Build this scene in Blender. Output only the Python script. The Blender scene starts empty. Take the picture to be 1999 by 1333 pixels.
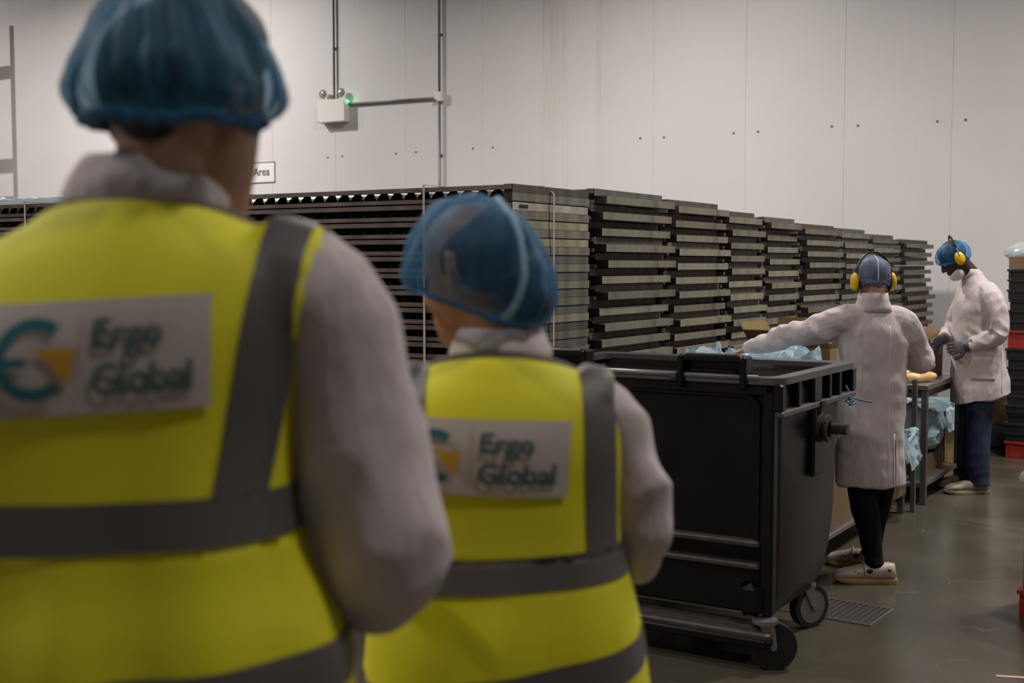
import bpy, bmesh, math, random
import numpy as np
from mathutils import Vector, Matrix
from mathutils.bvhtree import BVHTree

S = bpy.context.scene
COL = S.collection
R = math.radians
YAW = R(32.0)
CS, SN = math.cos(YAW), math.sin(YAW)
CAMH, FPX = 1.6, 2400.0
PITCH = math.atan(151.5 / FPX)

# ------------------------------------------------------------------ camera
cam_d = bpy.data.cameras.new('camera')
cam = bpy.data.objects.new('camera', cam_d)
COL.objects.link(cam)
cam.location = (0, 0, CAMH)
cam.rotation_euler = (math.pi / 2 - PITCH, 0, YAW)
cam_d.sensor_width = 36.0
cam_d.lens = FPX / 1999 * 36.0
cam_d.clip_start = 0.05
cam_d.dof.use_dof = True
cam_d.dof.focus_distance = 7.2
cam_d.dof.aperture_fstop = 3.4
S.camera = cam

# ------------------------------------------------------------------ world, lamps, exposure
S.view_settings.view_transform = 'Standard'
S.view_settings.look = 'None'
S.view_settings.gamma = 1.0
S.view_settings.exposure = -0.06
S.view_settings.use_curve_mapping = False
W = bpy.data.worlds.new('world')
S.world = W
W.use_nodes = True
W.node_tree.nodes['Background'].inputs[0].default_value = (0.9, 0.93, 1.0, 1)
W.node_tree.nodes['Background'].inputs[1].default_value = 0.02


def lamp(u, v, z, power, size=0.5, spread=150, color=(1.0, 0.955, 0.915)):
    d = bpy.data.lights.new('high_bay_light', 'AREA')
    d.energy = power
    d.shape = 'SQUARE'
    d.size = size
    d.spread = R(spread)
    d.color = color
    o = bpy.data.objects.new('high_bay_light', d)
    COL.objects.link(o)
    o.location = (u, v, z)
    return o


lamp(-14.3, 10.7, 6.5, 430, 0.30, 165)
lamp(-6.2, 9.7, 6.0, 370, 0.45, 165)
lamp(0.6, 9.7, 6.0, 230, 0.40, 165)
lamp(-20.0, 9.0, 7.3, 430, 0.5, 165)
lamp(-6.5, 4.2, 6.2, 150, 0.5, 150)
lamp(-0.2, 7.6, 6.2, 165, 0.35, 150)
lamp(-4.8, -0.8, 6.2, 200, 0.5, 165)
lamp(1.5, 1.5, 6.2, 95, 0.5, 160)
lamp(6.0, 8.0, 6.2, 110, 0.5, 160)
lamp(-13.0, 2.0, 6.2, 220, 0.5, 160)


# ------------------------------------------------------------------ placing helpers (camera ray -> world)
def ray(px, py):
    x = (px - 999.5) / FPX
    y = (666.5 - py) / FPX
    f = math.cos(PITCH) + y * math.sin(PITCH)
    z = -math.sin(PITCH) + y * math.cos(PITCH)
    return Vector((x * CS - f * SN, x * SN + f * CS, z))


def on_z(px, py, h=0.0):
    d = ray(px, py)
    t = (h - CAMH) / d.z
    return Vector((0, 0, CAMH)) + d * t


def on_v(px, py, v):
    d = ray(px, py)
    return Vector((0, 0, CAMH)) + d * (v / d.y)


def on_u(px, py, u):
    d = ray(px, py)
    return Vector((0, 0, CAMH)) + d * (u / d.x)


# ------------------------------------------------------------------ materials
def mat(name, col, rough=0.6, metal=0.0, var=0.0, vscale=8.0, bump=0.0, bscale=60.0, spec=0.5, col2=None,
        stretch=None, transmission=0.0, subsurf=0.0, emit=None, sheen=0.0):
    m = bpy.data.materials.new(name)
    m.use_nodes = True
    nt = m.node_tree
    b = nt.nodes['Principled BSDF']
    b.inputs['Base Color'].default_value = (*col, 1)
    b.inputs['Roughness'].default_value = rough
    b.inputs['Metallic'].default_value = metal
    b.inputs['Specular IOR Level'].default_value = spec
    b.inputs['Sheen Weight'].default_value = sheen
    if subsurf:
        b.inputs['Subsurface Weight'].default_value = subsurf
        b.inputs['Subsurface Radius'].default_value = (0.01, 0.004, 0.002)
    if emit:
        b.inputs['Emission Color'].default_value = (*emit[0], 1)
        b.inputs['Emission Strength'].default_value = emit[1]
    tc = nt.nodes.new('ShaderNodeTexCoord')
    mp = nt.nodes.new('ShaderNodeMapping')
    nt.links.new(tc.outputs['Object'], mp.inputs[0])
    if stretch:
        mp.inputs['Scale'].default_value = stretch
    if var or col2:
        n = nt.nodes.new('ShaderNodeTexNoise')
        n.inputs['Scale'].default_value = vscale
        n.inputs['Detail'].default_value = 6
        nt.links.new(mp.outputs[0], n.inputs['Vector'])
        mr = nt.nodes.new('ShaderNodeMapRange')
        mr.inputs[1].default_value = 0.35
        mr.inputs[2].default_value = 0.65
        nt.links.new(n.outputs[0], mr.inputs[0])
        mx = nt.nodes.new('ShaderNodeMix')
        mx.data_type = 'RGBA'
        c2 = col2 or tuple(c * (1 - var) for c in col)
        mx.inputs[6].default_value = (*col, 1)
        mx.inputs[7].default_value = (*c2, 1)
        nt.links.new(mr.outputs[0], mx.inputs[0])
        nt.links.new(mx.outputs[2], b.inputs['Base Color'])
    if bump:
        n2 = nt.nodes.new('ShaderNodeTexNoise')
        n2.inputs['Scale'].default_value = bscale
        n2.inputs['Detail'].default_value = 4
        nt.links.new(mp.outputs[0], n2.inputs['Vector'])
        bp = nt.nodes.new('ShaderNodeBump')
        bp.inputs['Strength'].default_value = bump
        bp.inputs['Distance'].default_value = 0.01 if bscale > 15 else 0.03
        nt.links.new(n2.outputs[0], bp.inputs['Height'])
        nt.links.new(bp.outputs[0], b.inputs['Normal'])
    return m


def film(name, col, solid=0.5, edge=0.35, rough=0.4, trans=0.5, streak=1.0, patchy=0.25):
    """thin sheet that lets part of what lies behind show through"""
    m = bpy.data.materials.new(name)
    m.use_nodes = True
    nt = m.node_tree
    nt.nodes.clear()
    out = nt.nodes.new('ShaderNodeOutputMaterial')
    tr = nt.nodes.new('ShaderNodeBsdfTransparent')
    tr.inputs[0].default_value = (*[min(1, 0.74 + 0.26 * c / max(col)) for c in col], 1)
    pr = nt.nodes.new('ShaderNodeBsdfPrincipled')
    pr.inputs['Base Color'].default_value = (*col, 1)
    pr.inputs['Roughness'].default_value = rough
    tl = nt.nodes.new('ShaderNodeBsdfTranslucent')
    tl.inputs[0].default_value = (*col, 1)
    m1 = nt.nodes.new('ShaderNodeMixShader')
    m1.inputs[0].default_value = trans
    nt.links.new(pr.outputs[0], m1.inputs[1])
    nt.links.new(tl.outputs[0], m1.inputs[2])
    lw = nt.nodes.new('ShaderNodeLayerWeight')
    lw.inputs[0].default_value = 0.35
    tc = nt.nodes.new('ShaderNodeTexCoord')
    no = nt.nodes.new('ShaderNodeTexNoise')
    no.inputs['Scale'].default_value = 26
    no.inputs['Detail'].default_value = 3
    mpp = nt.nodes.new('ShaderNodeMapping')
    mpp.inputs['Scale'].default_value = (1, 1, streak)
    nt.links.new(tc.outputs['Object'], mpp.inputs[0])
    nt.links.new(mpp.outputs[0], no.inputs['Vector'])
    ma = nt.nodes.new('ShaderNodeMath')
    ma.operation = 'MULTIPLY_ADD'
    ma.inputs[1].default_value = edge
    nt.links.new(lw.outputs['Facing'], ma.inputs[0])
    mb = nt.nodes.new('ShaderNodeMath')
    mb.operation = 'MULTIPLY_ADD'
    mb.inputs[1].default_value = patchy
    mb.inputs[2].default_value = solid - patchy / 2
    nt.links.new(no.outputs[0], mb.inputs[0])
    nt.links.new(mb.outputs[0], ma.inputs[2])
    ma.use_clamp = True
    m2 = nt.nodes.new('ShaderNodeMixShader')
    nt.links.new(ma.outputs[0], m2.inputs[0])
    nt.links.new(tr.outputs[0], m2.inputs[1])
    nt.links.new(m1.outputs[0], m2.inputs[2])
    nt.links.new(m2.outputs[0], out.inputs[0])
    return m


M = {}
M['coat'] = mat('white_cotton', (0.545, 0.47, 0.468), 0.85, bump=0.9, bscale=6.5, var=0.07, vscale=3, stretch=(1.3, 1.3, .5))
M['vest'] = mat('fluorescent_yellow_polyester', (0.70, 0.645, 0.010), 0.7, bump=0.05, bscale=300, var=0.05, vscale=4)
M['tape'] = mat('grey_reflective_tape', (0.10, 0.087, 0.087), 0.5, var=0.1, bump=0.03, bscale=200)
M['binding'] = mat('dark_edge_binding', (0.09, 0.075, 0.05), 0.8)
M['badge'] = mat('white_printed_patch', (0.46, 0.40, 0.375), 0.7, var=0.06)
M['teal'] = mat('teal_print', (0.005, 0.115, 0.14), 0.6)
M['grey_teal'] = mat('grey_green_print', (0.055, 0.11, 0.10), 0.6)
M['orange'] = mat('amber_print', (0.50, 0.26, 0.01), 0.6)
M['line'] = mat('pale_grey_print', (0.30, 0.28, 0.27), 0.6)
M['skin'] = mat('light_skin', (0.36, 0.19, 0.125), 0.55, var=0.15, vscale=12, subsurf=0.1)
M['skin_tan'] = mat('tan_skin', (0.42, 0.20, 0.10), 0.55, var=0.15, vscale=12, subsurf=0.1)
M['skin_dark'] = mat('dark_skin', (0.045, 0.022, 0.015), 0.5, var=0.2, vscale=12)
M['hair'] = mat('dark_hair', (0.016, 0.014, 0.016), 0.6, bump=0.4, bscale=90, stretch=(1, 1, 0.2))
M['hair_brown'] = mat('brown_hair', (0.10, 0.085, 0.095), 0.7, bump=0.4, bscale=90)
M['net'] = film('blue_hair_net', (0.055, 0.20, 0.37), 0.30, 0.75, 0.6, 0.4)
M['net_dense'] = film('dense_blue_hair_net', (0.040, 0.165, 0.265), 0.46, 0.45, 0.6, 0.4, streak=0.15, patchy=1.1)
M['net_band'] = mat('blue_elastic_band', (0.03, 0.13, 0.30), 0.7, bump=0.3, bscale=120)
M['net_seam'] = mat('pale_blue_seam', (0.22, 0.36, 0.50), 0.7, bump=0.5, bscale=150)
M['grey_net'] = film('pale_violet_blue_hair_net', (0.23, 0.29, 0.43), 0.30, 0.5, 0.5, 0.35)
M['bright_net'] = film('bright_blue_hair_net', (0.06, 0.29, 0.60), 0.24, 0.55, 0.5, 0.4)
M['yellow_plastic'] = mat('yellow_ear_cup', (0.80, 0.47, 0.005), 0.35)
M['black_plastic'] = mat('black_plastic', (0.012, 0.012, 0.013), 0.38, bump=0.05, bscale=30)
M['bin'] = mat('black_container_plastic', (0.004, 0.0036, 0.0034), 0.33, bump=0.10, bscale=18, col2=(0.009, 0.008, 0.007), vscale=4, spec=0.25)
M['rust'] = mat('worn_brown_edge', (0.06, 0.042, 0.038), 0.6, var=0.5, vscale=20)
M['bin_edge'] = mat('scuffed_grey_rim', (0.09, 0.082, 0.085), 0.40, var=0.3, vscale=10)
M['steel'] = mat('brushed_steel', (0.34, 0.32, 0.32), 0.38, 0.85, var=0.2, vscale=6)
M['steel_dark'] = mat('dull_steel', (0.15, 0.14, 0.145), 0.45, 0.5, var=0.25, vscale=6)
M['zinc'] = mat('galvanised_conduit', (0.21, 0.19, 0.18), 0.45, 0.3, var=0.2)
M['tray_rail'] = mat('worn_brown_rail', (0.165, 0.132, 0.108), 0.6, col2=(0.085, 0.062, 0.050), vscale=5, bump=0.1)
M['tray_end'] = mat('grey_green_weathered_board', (0.135, 0.130, 0.105), 0.65, col2=(0.070, 0.062, 0.050), vscale=9,
                    bump=0.2, bscale=60, stretch=(1, 1, 0.15))
M['tray_side'] = mat('grey_board_face', (0.225, 0.208, 0.155), 0.65, col2=(0.115, 0.102, 0.076), vscale=9, bump=0.2, stretch=(1, 1, 0.15))
M['tray_end_b'] = mat('brown_weathered_board', (0.095, 0.080, 0.062), 0.65, col2=(0.05, 0.042, 0.034), vscale=9, bump=0.2, stretch=(1, 1, 0.15))
M['tray_side_b'] = mat('pale_board_face', (0.275, 0.250, 0.185), 0.65, col2=(0.15, 0.132, 0.095), vscale=9, bump=0.2, stretch=(1, 1, 0.15))
M['tray_side_c'] = mat('brownish_board_face', (0.180, 0.158, 0.115), 0.65, col2=(0.085, 0.072, 0.055), vscale=9, bump=0.2, stretch=(1, 1, 0.15))
M['tray_tip'] = mat('dark_rusty_board_end', (0.032, 0.021, 0.018), 0.75, col2=(0.014, 0.009, 0.009), vscale=20, bump=0.3)
M['tray_white'] = mat('white_painted_board', (0.52, 0.49, 0.45), 0.5, col2=(0.24, 0.20, 0.15), vscale=4, stretch=(1, 1, 0.3))
M['tray_cream'] = mat('cream_board', (0.40, 0.37, 0.25), 0.6, col2=(0.16, 0.14, 0.09), vscale=6, stretch=(1, 1, 0.3))
M['pan'] = mat('dark_corrugated_sheet', (0.10, 0.115, 0.075), 0.4, 0.4, var=0.4, vscale=9)
M['strap'] = mat('white_strapping', (0.50, 0.43, 0.43), 0.5)
M['card'] = mat('brown_cardboard', (0.19, 0.112, 0.050), 0.85, var=0.2, vscale=4)
M['card_light'] = mat('pale_cardboard_inside', (0.55, 0.40, 0.20), 0.85, var=0.1)
M['card_olive'] = mat('olive_cardboard', (0.20, 0.135, 0.05), 0.85, var=0.15)  # olive-brown cardboard tone
M['liner'] = film('pale_blue_liner', (0.55, 0.72, 0.80), 0.80, 0.3, 0.25, 0.4)
M['liner_grey'] = film('clear_grey_liner', (0.55, 0.60, 0.62), 0.62, 0.4, 0.2, 0.4)
M['bag_blue'] = film('deep_blue_bag', (0.03, 0.17, 0.30), 0.8, 0.3, 0.3, 0.3)
M['trousers_black'] = mat('black_cotton', (0.004, 0.004, 0.0045), 0.9, spec=0.2)
M['trousers_navy'] = mat('navy_denim', (0.012, 0.022, 0.060), 0.85, var=0.4, vscale=6, bump=0.1, bscale=200)
M['shoe'] = mat('white_leather', (0.50, 0.42, 0.36), 0.5, var=0.15, vscale=15)
M['sole'] = mat('amber_sole', (0.42, 0.26, 0.09), 0.55, var=0.3, vscale=10)
M['shoe_dirty'] = mat('cream_leather', (0.36, 0.30, 0.22), 0.6, col2=(0.16, 0.13, 0.10), vscale=18)
M['glove'] = mat('grey_violet_rubber_glove', (0.085, 0.070, 0.095), 0.6, var=0.5, vscale=12, bump=0.1)
M['mask'] = mat('white_paper_mask', (0.68, 0.66, 0.66), 0.8, bump=0.2, bscale=60)
M['bread'] = mat('golden_bread_crust', (0.62, 0.33, 0.09), 0.7, col2=(0.80, 0.60, 0.30), vscale=14, bump=0.3, bscale=40)
M['crate_black'] = mat('black_crate_plastic', (0.016, 0.015, 0.016), 0.4)
M['crate_red'] = mat('red_crate_plastic', (0.33, 0.022, 0.012), 0.45, var=0.2)
M['white_box'] = mat('white_enamel', (0.72, 0.69, 0.66), 0.45)
M['lens'] = mat('clear_lamp_lens', (0.55, 0.56, 0.54), 0.08, 0.6)
M['led'] = mat('green_led', (0.1, 0.9, 0.4), 0.4, emit=((0.08, 1.0, 0.35), 4))
M['ink'] = mat('black_ink', (0.02, 0.02, 0.022), 0.6)
M['rack'] = mat('beige_grey_steel', (0.30, 0.265, 0.235), 0.55)
M['tub'] = mat('dark_grey_plastic', (0.075, 0.070, 0.075), 0.6)
M['green'] = mat('dark_green_plastic', (0.02, 0.11, 0.06), 0.4)
M['blue_string'] = mat('blue_twine', (0.06, 0.22, 0.33), 0.7)
M['wheel_grey'] = mat('grey_castor_disc', (0.20, 0.185, 0.19), 0.45, var=0.3, vscale=12)
M['hole_latch'] = mat('dark_hole_latch', (0.12, 0.10, 0.09), 0.5)


def wall_material():
    m = mat('white_wall_panel', (0.63, 0.60, 0.595), 0.5, var=0.05, vscale=0.8)
    nt = m.node_tree
    b = nt.nodes['Principled BSDF']
    src = b.inputs['Base Color'].links[0].from_socket
    geo = nt.nodes.new('ShaderNodeNewGeometry')
    sep = nt.nodes.new('ShaderNodeSeparateXYZ')
    nt.links.new(geo.outputs['Position'], sep.inputs[0])
    prev = src

    def streak(u0, w, amount, color, z0=2.2):
        nonlocal prev
        d = nt.nodes.new('ShaderNodeMath'); d.operation = 'SUBTRACT'; d.inputs[1].default_value = u0
        nt.links.new(sep.outputs['X'], d.inputs[0])
        a = nt.nodes.new('ShaderNodeMath'); a.operation = 'ABSOLUTE'
        nt.links.new(d.outputs[0], a.inputs[0])
        r = nt.nodes.new('ShaderNodeMapRange')
        r.inputs[1].default_value = w; r.inputs[2].default_value = 0
        r.inputs[3].default_value = 0; r.inputs[4].default_value = amount
        nt.links.new(a.outputs[0], r.inputs[0])
        n = nt.nodes.new('ShaderNodeTexNoise'); n.inputs['Scale'].default_value = 3
        mp = nt.nodes.new('ShaderNodeMapping'); mp.inputs['Scale'].default_value = (14, 1, 0.5)
        nt.links.new(geo.outputs['Position'], mp.inputs[0]); nt.links.new(mp.outputs[0], n.inputs['Vector'])
        q = nt.nodes.new('ShaderNodeMapRange'); q.inputs[1].default_value = 0.35; q.inputs[2].default_value = 0.65
        nt.links.new(n.outputs[0], q.inputs[0])
        z = nt.nodes.new('ShaderNodeMapRange'); z.inputs[1].default_value = z0; z.inputs[2].default_value = z0 + 2.6
        nt.links.new(sep.outputs['Z'], z.inputs[0])
        k = nt.nodes.new('ShaderNodeMath'); k.operation = 'MULTIPLY'
        nt.links.new(r.outputs[0], k.inputs[0]); nt.links.new(q.outputs[0], k.inputs[1])
        k2 = nt.nodes.new('ShaderNodeMath'); k2.operation = 'MULTIPLY'
        nt.links.new(k.outputs[0], k2.inputs[0]); nt.links.new(z.outputs[0], k2.inputs[1])
        mx = nt.nodes.new('ShaderNodeMix'); mx.data_type = 'RGBA'
        nt.links.new(k2.outputs[0], mx.inputs[0])
        nt.links.new(prev, mx.inputs[6])
        mx.inputs[7].default_value = (*color, 1)
        prev = mx.outputs[2]
    for px, w, a in ((1078, 0.16, 0.5), (1062, 0.03, 0.6), (1170, 0.06, 0.45), (1100, 0.04, 0.5), (1180, 0.2, 0.2)):
        streak(on_v(px, 150, 13.6).x, w, a, (0.40, 0.32, 0.22))
    nt.links.new(prev, b.inputs['Base Color'])
    w = nt.nodes.new('ShaderNodeTexWave')
    w.wave_type = 'BANDS'; w.bands_direction = 'X'
    w.inputs['Scale'].default_value = 9.0
    nt.links.new(geo.outputs['Position'], w.inputs['Vector'])
    bp = nt.nodes.new('ShaderNodeBump'); bp.inputs['Strength'].default_value = 0.12; bp.inputs['Distance'].default_value = 0.004
    nt.links.new(w.outputs[0], bp.inputs['Height'])
    nt.links.new(bp.outputs[0], b.inputs['Normal'])
    return m


def floor_material():
    m = mat('polished_dark_concrete', (0.056, 0.049, 0.035), 0.22, col2=(0.082, 0.071, 0.052), vscale=1.3, bump=0.04, bscale=5)
    nt = m.node_tree
    b = nt.nodes['Principled BSDF']
    tc = nt.nodes.new('ShaderNodeTexCoord')
    n = nt.nodes.new('ShaderNodeTexNoise'); n.inputs['Scale'].default_value = 2.2; n.inputs['Detail'].default_value = 7
    nt.links.new(tc.outputs['Object'], n.inputs['Vector'])
    r = nt.nodes.new('ShaderNodeMapRange')
    r.inputs[3].default_value = 0.17; r.inputs[4].default_value = 0.34
    nt.links.new(n.outputs[0], r.inputs[0]); nt.links.new(r.outputs[0], b.inputs['Roughness'])
    # fine pale scratches
    v = nt.nodes.new('ShaderNodeTexVoronoi'); v.feature = 'DISTANCE_TO_EDGE'; v.inputs['Scale'].default_value = 1.1
    n3 = nt.nodes.new('ShaderNodeTexNoise'); n3.inputs['Scale'].default_value = 1.6; n3.inputs['Detail'].default_value = 3
    ad = nt.nodes.new('ShaderNodeMixRGB'); ad.blend_type = 'ADD'; ad.inputs[0].default_value = 0.7
    nt.links.new(tc.outputs['Object'], n3.inputs['Vector'])
    nt.links.new(tc.outputs['Object'], ad.inputs[1]); nt.links.new(n3.outputs[1], ad.inputs[2])
    nt.links.new(ad.outputs[0], v.inputs['Vector'])
    c = nt.nodes.new('ShaderNodeMapRange'); c.inputs[1].default_value = 0.006; c.inputs[2].default_value = 0.0
    c.inputs[3].default_value = 0; c.inputs[4].default_value = 0.6
    nt.links.new(v.outputs[0], c.inputs[0])
    nn = nt.nodes.new('ShaderNodeTexNoise'); nn.inputs['Scale'].default_value = 3.5
    nt.links.new(tc.outputs['Object'], nn.inputs['Vector'])
    q = nt.nodes.new('ShaderNodeMapRange'); q.inputs[1].default_value = 0.52; q.inputs[2].default_value = 0.62
    nt.links.new(nn.outputs[0], q.inputs[0])
    k = nt.nodes.new('ShaderNodeMath'); k.operation = 'MULTIPLY'
    nt.links.new(c.outputs[0], k.inputs[0]); nt.links.new(q.outputs[0], k.inputs[1])
    mx = nt.nodes.new('ShaderNodeMix'); mx.data_type = 'RGBA'
    nt.links.new(b.inputs['Base Color'].links[0].from_socket, mx.inputs[6])
    mx.inputs[7].default_value = (0.17, 0.155, 0.13, 1)
    nt.links.new(k.outputs[0], mx.inputs[0]); nt.links.new(mx.outputs[2], b.inputs['Base Color'])
    return m


# ------------------------------------------------------------------ mesh helpers
class MB:
    def __init__(self):
        self.v = []; self.f = []; self.mi = []

    def add(self, vs, fs, mi=0):
        k = len(self.v)
        self.v += [tuple(p) for p in vs]
        self.f += [tuple(i + k for i in f) for f in fs]
        self.mi += [mi] * len(fs)
        return self

    def box(self, lo, hi, mi=0, bev=0.0):
        x0, y0, z0 = lo; x1, y1, z1 = hi
        if bev <= 0:
            vs = [(x0, y0, z0), (x1, y0, z0), (x1, y1, z0), (x0, y1, z0), (x0, y0, z1), (x1, y0, z1), (x1, y1, z1), (x0, y1, z1)]
            fs = [(0, 3, 2, 1), (4, 5, 6, 7), (0, 1, 5, 4), (1, 2, 6, 5), (2, 3, 7, 6), (3, 0, 4, 7)]
            mis = mi if isinstance(mi, (list, tuple)) else [mi] * 6
            k = len(self.v)
            self.v += vs
            self.f += [tuple(i + k for i in f) for f in fs]
            self.mi += list(mis)
            return self
        b = min(bev, (x1 - x0) * .45, (y1 - y0) * .45, (z1 - z0) * .45)
        rings = []
        for z, ins in ((z0, b), (z0 + b, 0), (z1 - b, 0), (z1, b)):
            a0, a1, c0, c1 = x0 + ins, x1 - ins, y0 + ins, y1 - ins
            e = b
            rings.append([(a0 + e, c0, z), (a1 - e, c0, z), (a1, c0 + e, z), (a1, c1 - e, z), (a1 - e, c1, z), (a0 + e, c1, z), (a0, c1 - e, z), (a0, c0 + e, z)])
        return self.loft(rings, mi)

    def loft(self, rings, mi=0, cap=True, closed=True):
        k = len(self.v); n = len(rings[0])
        for r in rings:
            self.v += [tuple(p) for p in r]
        m = n if closed else n - 1
        fs = []
        for i in range(len(rings) - 1):
            for j in range(m):
                a = k + i * n + j; b = k + i * n + (j + 1) % n
                fs.append((a, b, b + n, a + n))
        if cap:
            fs.append(tuple(k + j for j in range(n))[::-1])
            fs.append(tuple(k + (len(rings) - 1) * n + j for j in range(n)))
        self.f += fs
        self.mi += [mi] * len(fs)
        return self

    def tube(self, pts, rad, n=10, mi=0, side=None, cap=True):
        """pts list of Vector; rad: number, list of numbers or list of (ra, rb)"""
        pts = [Vector(p) for p in pts]
        if not isinstance(rad, (list, tuple)):
            rad = [rad] * len(pts)
        rings = []
        prev = None
        for i, p in enumerate(pts):
            t = (pts[min(i + 1, len(pts) - 1)] - pts[max(i - 1, 0)]).normalized()
            if side is not None:
                a = Vector(side)
            elif prev is not None:
                a = prev
            else:
                a = Vector((0, 0, 1)) if abs(t.z) < 0.9 else Vector((1, 0, 0))
            a = (a - t * a.dot(t)).normalized()
            prev = a
            b = t.cross(a)
            r = rad[i]
            ra, rb = r if isinstance(r, (tuple, list)) else (r, r)
            rings.append([p + a * (math.cos(2 * math.pi * j / n) * ra) + b * (math.sin(2 * math.pi * j / n) * rb) for j in range(n)])
        return self.loft(rings, mi, cap)

    def cyl(self, p0, p1, r, n=16, mi=0):
        return self.tube([p0, p1], r, n, mi)

    def ball(self, c, r, n=16, m=10, mi=0, rot=None):
        c = Vector(c)
        if not isinstance(r, (tuple, list)):
            r = (r, r, r)
        rings = []
        for i in range(m + 1):
            th = math.pi * (0.02 + 0.96 * i / m)
            ring = []
            for j in range(n):
                ph = 2 * math.pi * j / n
                q = Vector((r[0] * math.sin(th) * math.cos(ph), r[1] * math.sin(th) * math.sin(ph), -r[2] * math.cos(th)))
                if rot is not None:
                    q = rot @ q
                ring.append(c + q)
            rings.append(ring)
        return self.loft(rings, mi)

    def mesh(self, name):
        me = bpy.data.meshes.new(name)
        me.from_pydata(self.v, [], self.f)
        if any(self.mi):
            me.polygons.foreach_set('material_index', self.mi)
        me.update()
        return me

    def build(self, name, m, parent=None, smooth=False, loc=None):
        return put(name, self.mesh(name), m, parent, smooth, loc)


def put(name, me, m, parent=None, smooth=False, loc=None):
    for x in (m if isinstance(m, (list, tuple)) else [m]):
        if len(me.materials) < (len(m) if isinstance(m, (list, tuple)) else 1):
            me.materials.append(x)
    if smooth:
        me.polygons.foreach_set('use_smooth', [True] * len(me.polygons))
    o = bpy.data.objects.new(name, me)
    COL.objects.link(o)
    if parent is not None:
        o.parent = parent
    if loc is not None:
        o.location = loc
    return o


def tag(o, label=None, cat=None, group=None, kind=None):
    if label: o['label'] = label
    if cat: o['category'] = cat
    if group: o['group'] = group
    if kind: o['kind'] = kind
    return o


def empty(name, loc=(0, 0, 0), rz=0.0, label=None, cat=None, group=None):
    o = bpy.data.objects.new(name, None)
    o.empty_display_size = 0.1
    COL.objects.link(o)
    o.location = loc
    o.rotation_euler = (0, 0, rz)
    return tag(o, label, cat, group)


def fuse(mb, voxel, smooth=6):
    """several overlapping closed shapes -> one continuous surface"""
    me = mb.mesh('tmp')
    o = bpy.data.objects.new('tmp', me)
    COL.objects.link(o)
    bm = bmesh.new(); bm.from_mesh(me); bmesh.ops.recalc_face_normals(bm, faces=bm.faces); bm.to_mesh(me); bm.free()
    r = o.modifiers.new('r', 'REMESH'); r.mode = 'VOXEL'; r.voxel_size = voxel; r.use_smooth_shade = True
    if smooth:
        s = o.modifiers.new('s', 'SMOOTH'); s.iterations = smooth; s.factor = 0.5
    dg = bpy.context.evaluated_depsgraph_get()
    out = bpy.data.meshes.new_from_object(o.evaluated_get(dg))
    bpy.data.objects.remove(o)
    bpy.data.meshes.remove(me)
    out.materials.clear()
    return out


RNG = np.random.RandomState(7)
_LAT = RNG.rand(64, 64, 64).astype(np.float32)


def vnoise(P):
    i = np.floor(P).astype(int); f = P - i
    f = f * f * (3 - 2 * f)
    r = 0
    for dx in (0, 1):
        for dy in (0, 1):
            for dz in (0, 1):
                w = (f[:, 0] if dx else 1 - f[:, 0]) * (f[:, 1] if dy else 1 - f[:, 1]) * (f[:, 2] if dz else 1 - f[:, 2])
                r = r + w * _LAT[(i[:, 0] + dx) & 63, (i[:, 1] + dy) & 63, (i[:, 2] + dz) & 63]
    return r * 2 - 1


def coords(me):
    a = np.empty(len(me.vertices) * 3, np.float32); me.vertices.foreach_get('co', a)
    n = np.empty(len(me.vertices) * 3, np.float32); me.vertices.foreach_get('normal', n)
    return a.reshape(-1, 3).astype(np.float64), n.reshape(-1, 3).astype(np.float64)


def set_coords(me, P):
    me.vertices.foreach_set('co', P.astype(np.float32).ravel()); me.update()


def seg(P, a, b):
    a = np.array(a, float); b = np.array(b, float); d = b - a
    L = np.linalg.norm(d); d = d / L
    s = (P - a) @ d
    q = P - a - np.outer(np.clip(s, 0, L), d)
    return s, np.linalg.norm(q, axis=1), L, q, d


def wrinkle(me, arms=(), base=0.004, drape=None, fold=0.012, seed=0.0, freq=9.0):
    P, N = coords(me)
    D = base * vnoise(P * freq + seed) + base * 0.5 * vnoise(P * freq * 2.3 + 5 + seed)
    # soft ridged creases running down and across the cloth
    sk = np.stack([P[:, 0] * 11 + P[:, 2] * 4, P[:, 1] * 11, P[:, 2] * 5 - P[:, 0] * 3], 1)
    D += base * 0.7 * vnoise(sk + 31 + seed)
    rd = 1 - np.abs(vnoise(P * np.array([6, 6, 4.0]) + 11 + seed)) * 2.2
    D += base * 0.9 * np.clip(rd, -0.3, 1)
    if drape:
        cx, cy, ztop, zbot, k, amp = drape
        th = np.arctan2(P[:, 1] - cy, P[:, 0] - cx)
        w = np.clip((ztop - P[:, 2]) / (ztop - zbot), 0, 1)
        D += amp * w * np.sin(k * th + 2.5 * vnoise(P * 2.0 + seed) + seed)
    for (a, b, r, amp, wl, c0, wid) in arms:
        s, dist, L, q, d = seg(P, a, b)
        up = np.cross(d, [0.3, 0.5, 0.8]); up /= np.linalg.norm(up)
        ph = (q @ up) / r
        env = np.exp(-((s / L - c0) / wid) ** 2) * np.clip(1.6 - dist / r, 0, 1) * ((s > -0.06) & (s < L + 0.06))
        up2 = np.cross(d, up); ph2 = (q @ up2) / r
        Q = np.stack([s / wl * .62 + .55 * ph + .35 * ph2, ph * .9 + s / wl * .18, ph2 * .9], 1)
        n = vnoise(Q + seed * 3.7)
        D += amp * env * (0.55 - 1.9 * np.abs(n)) * 0.62 + amp * env * .25 * vnoise(Q * 2.1 + 9)
    set_coords(me, P + N * D[:, None])
    return me


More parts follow.
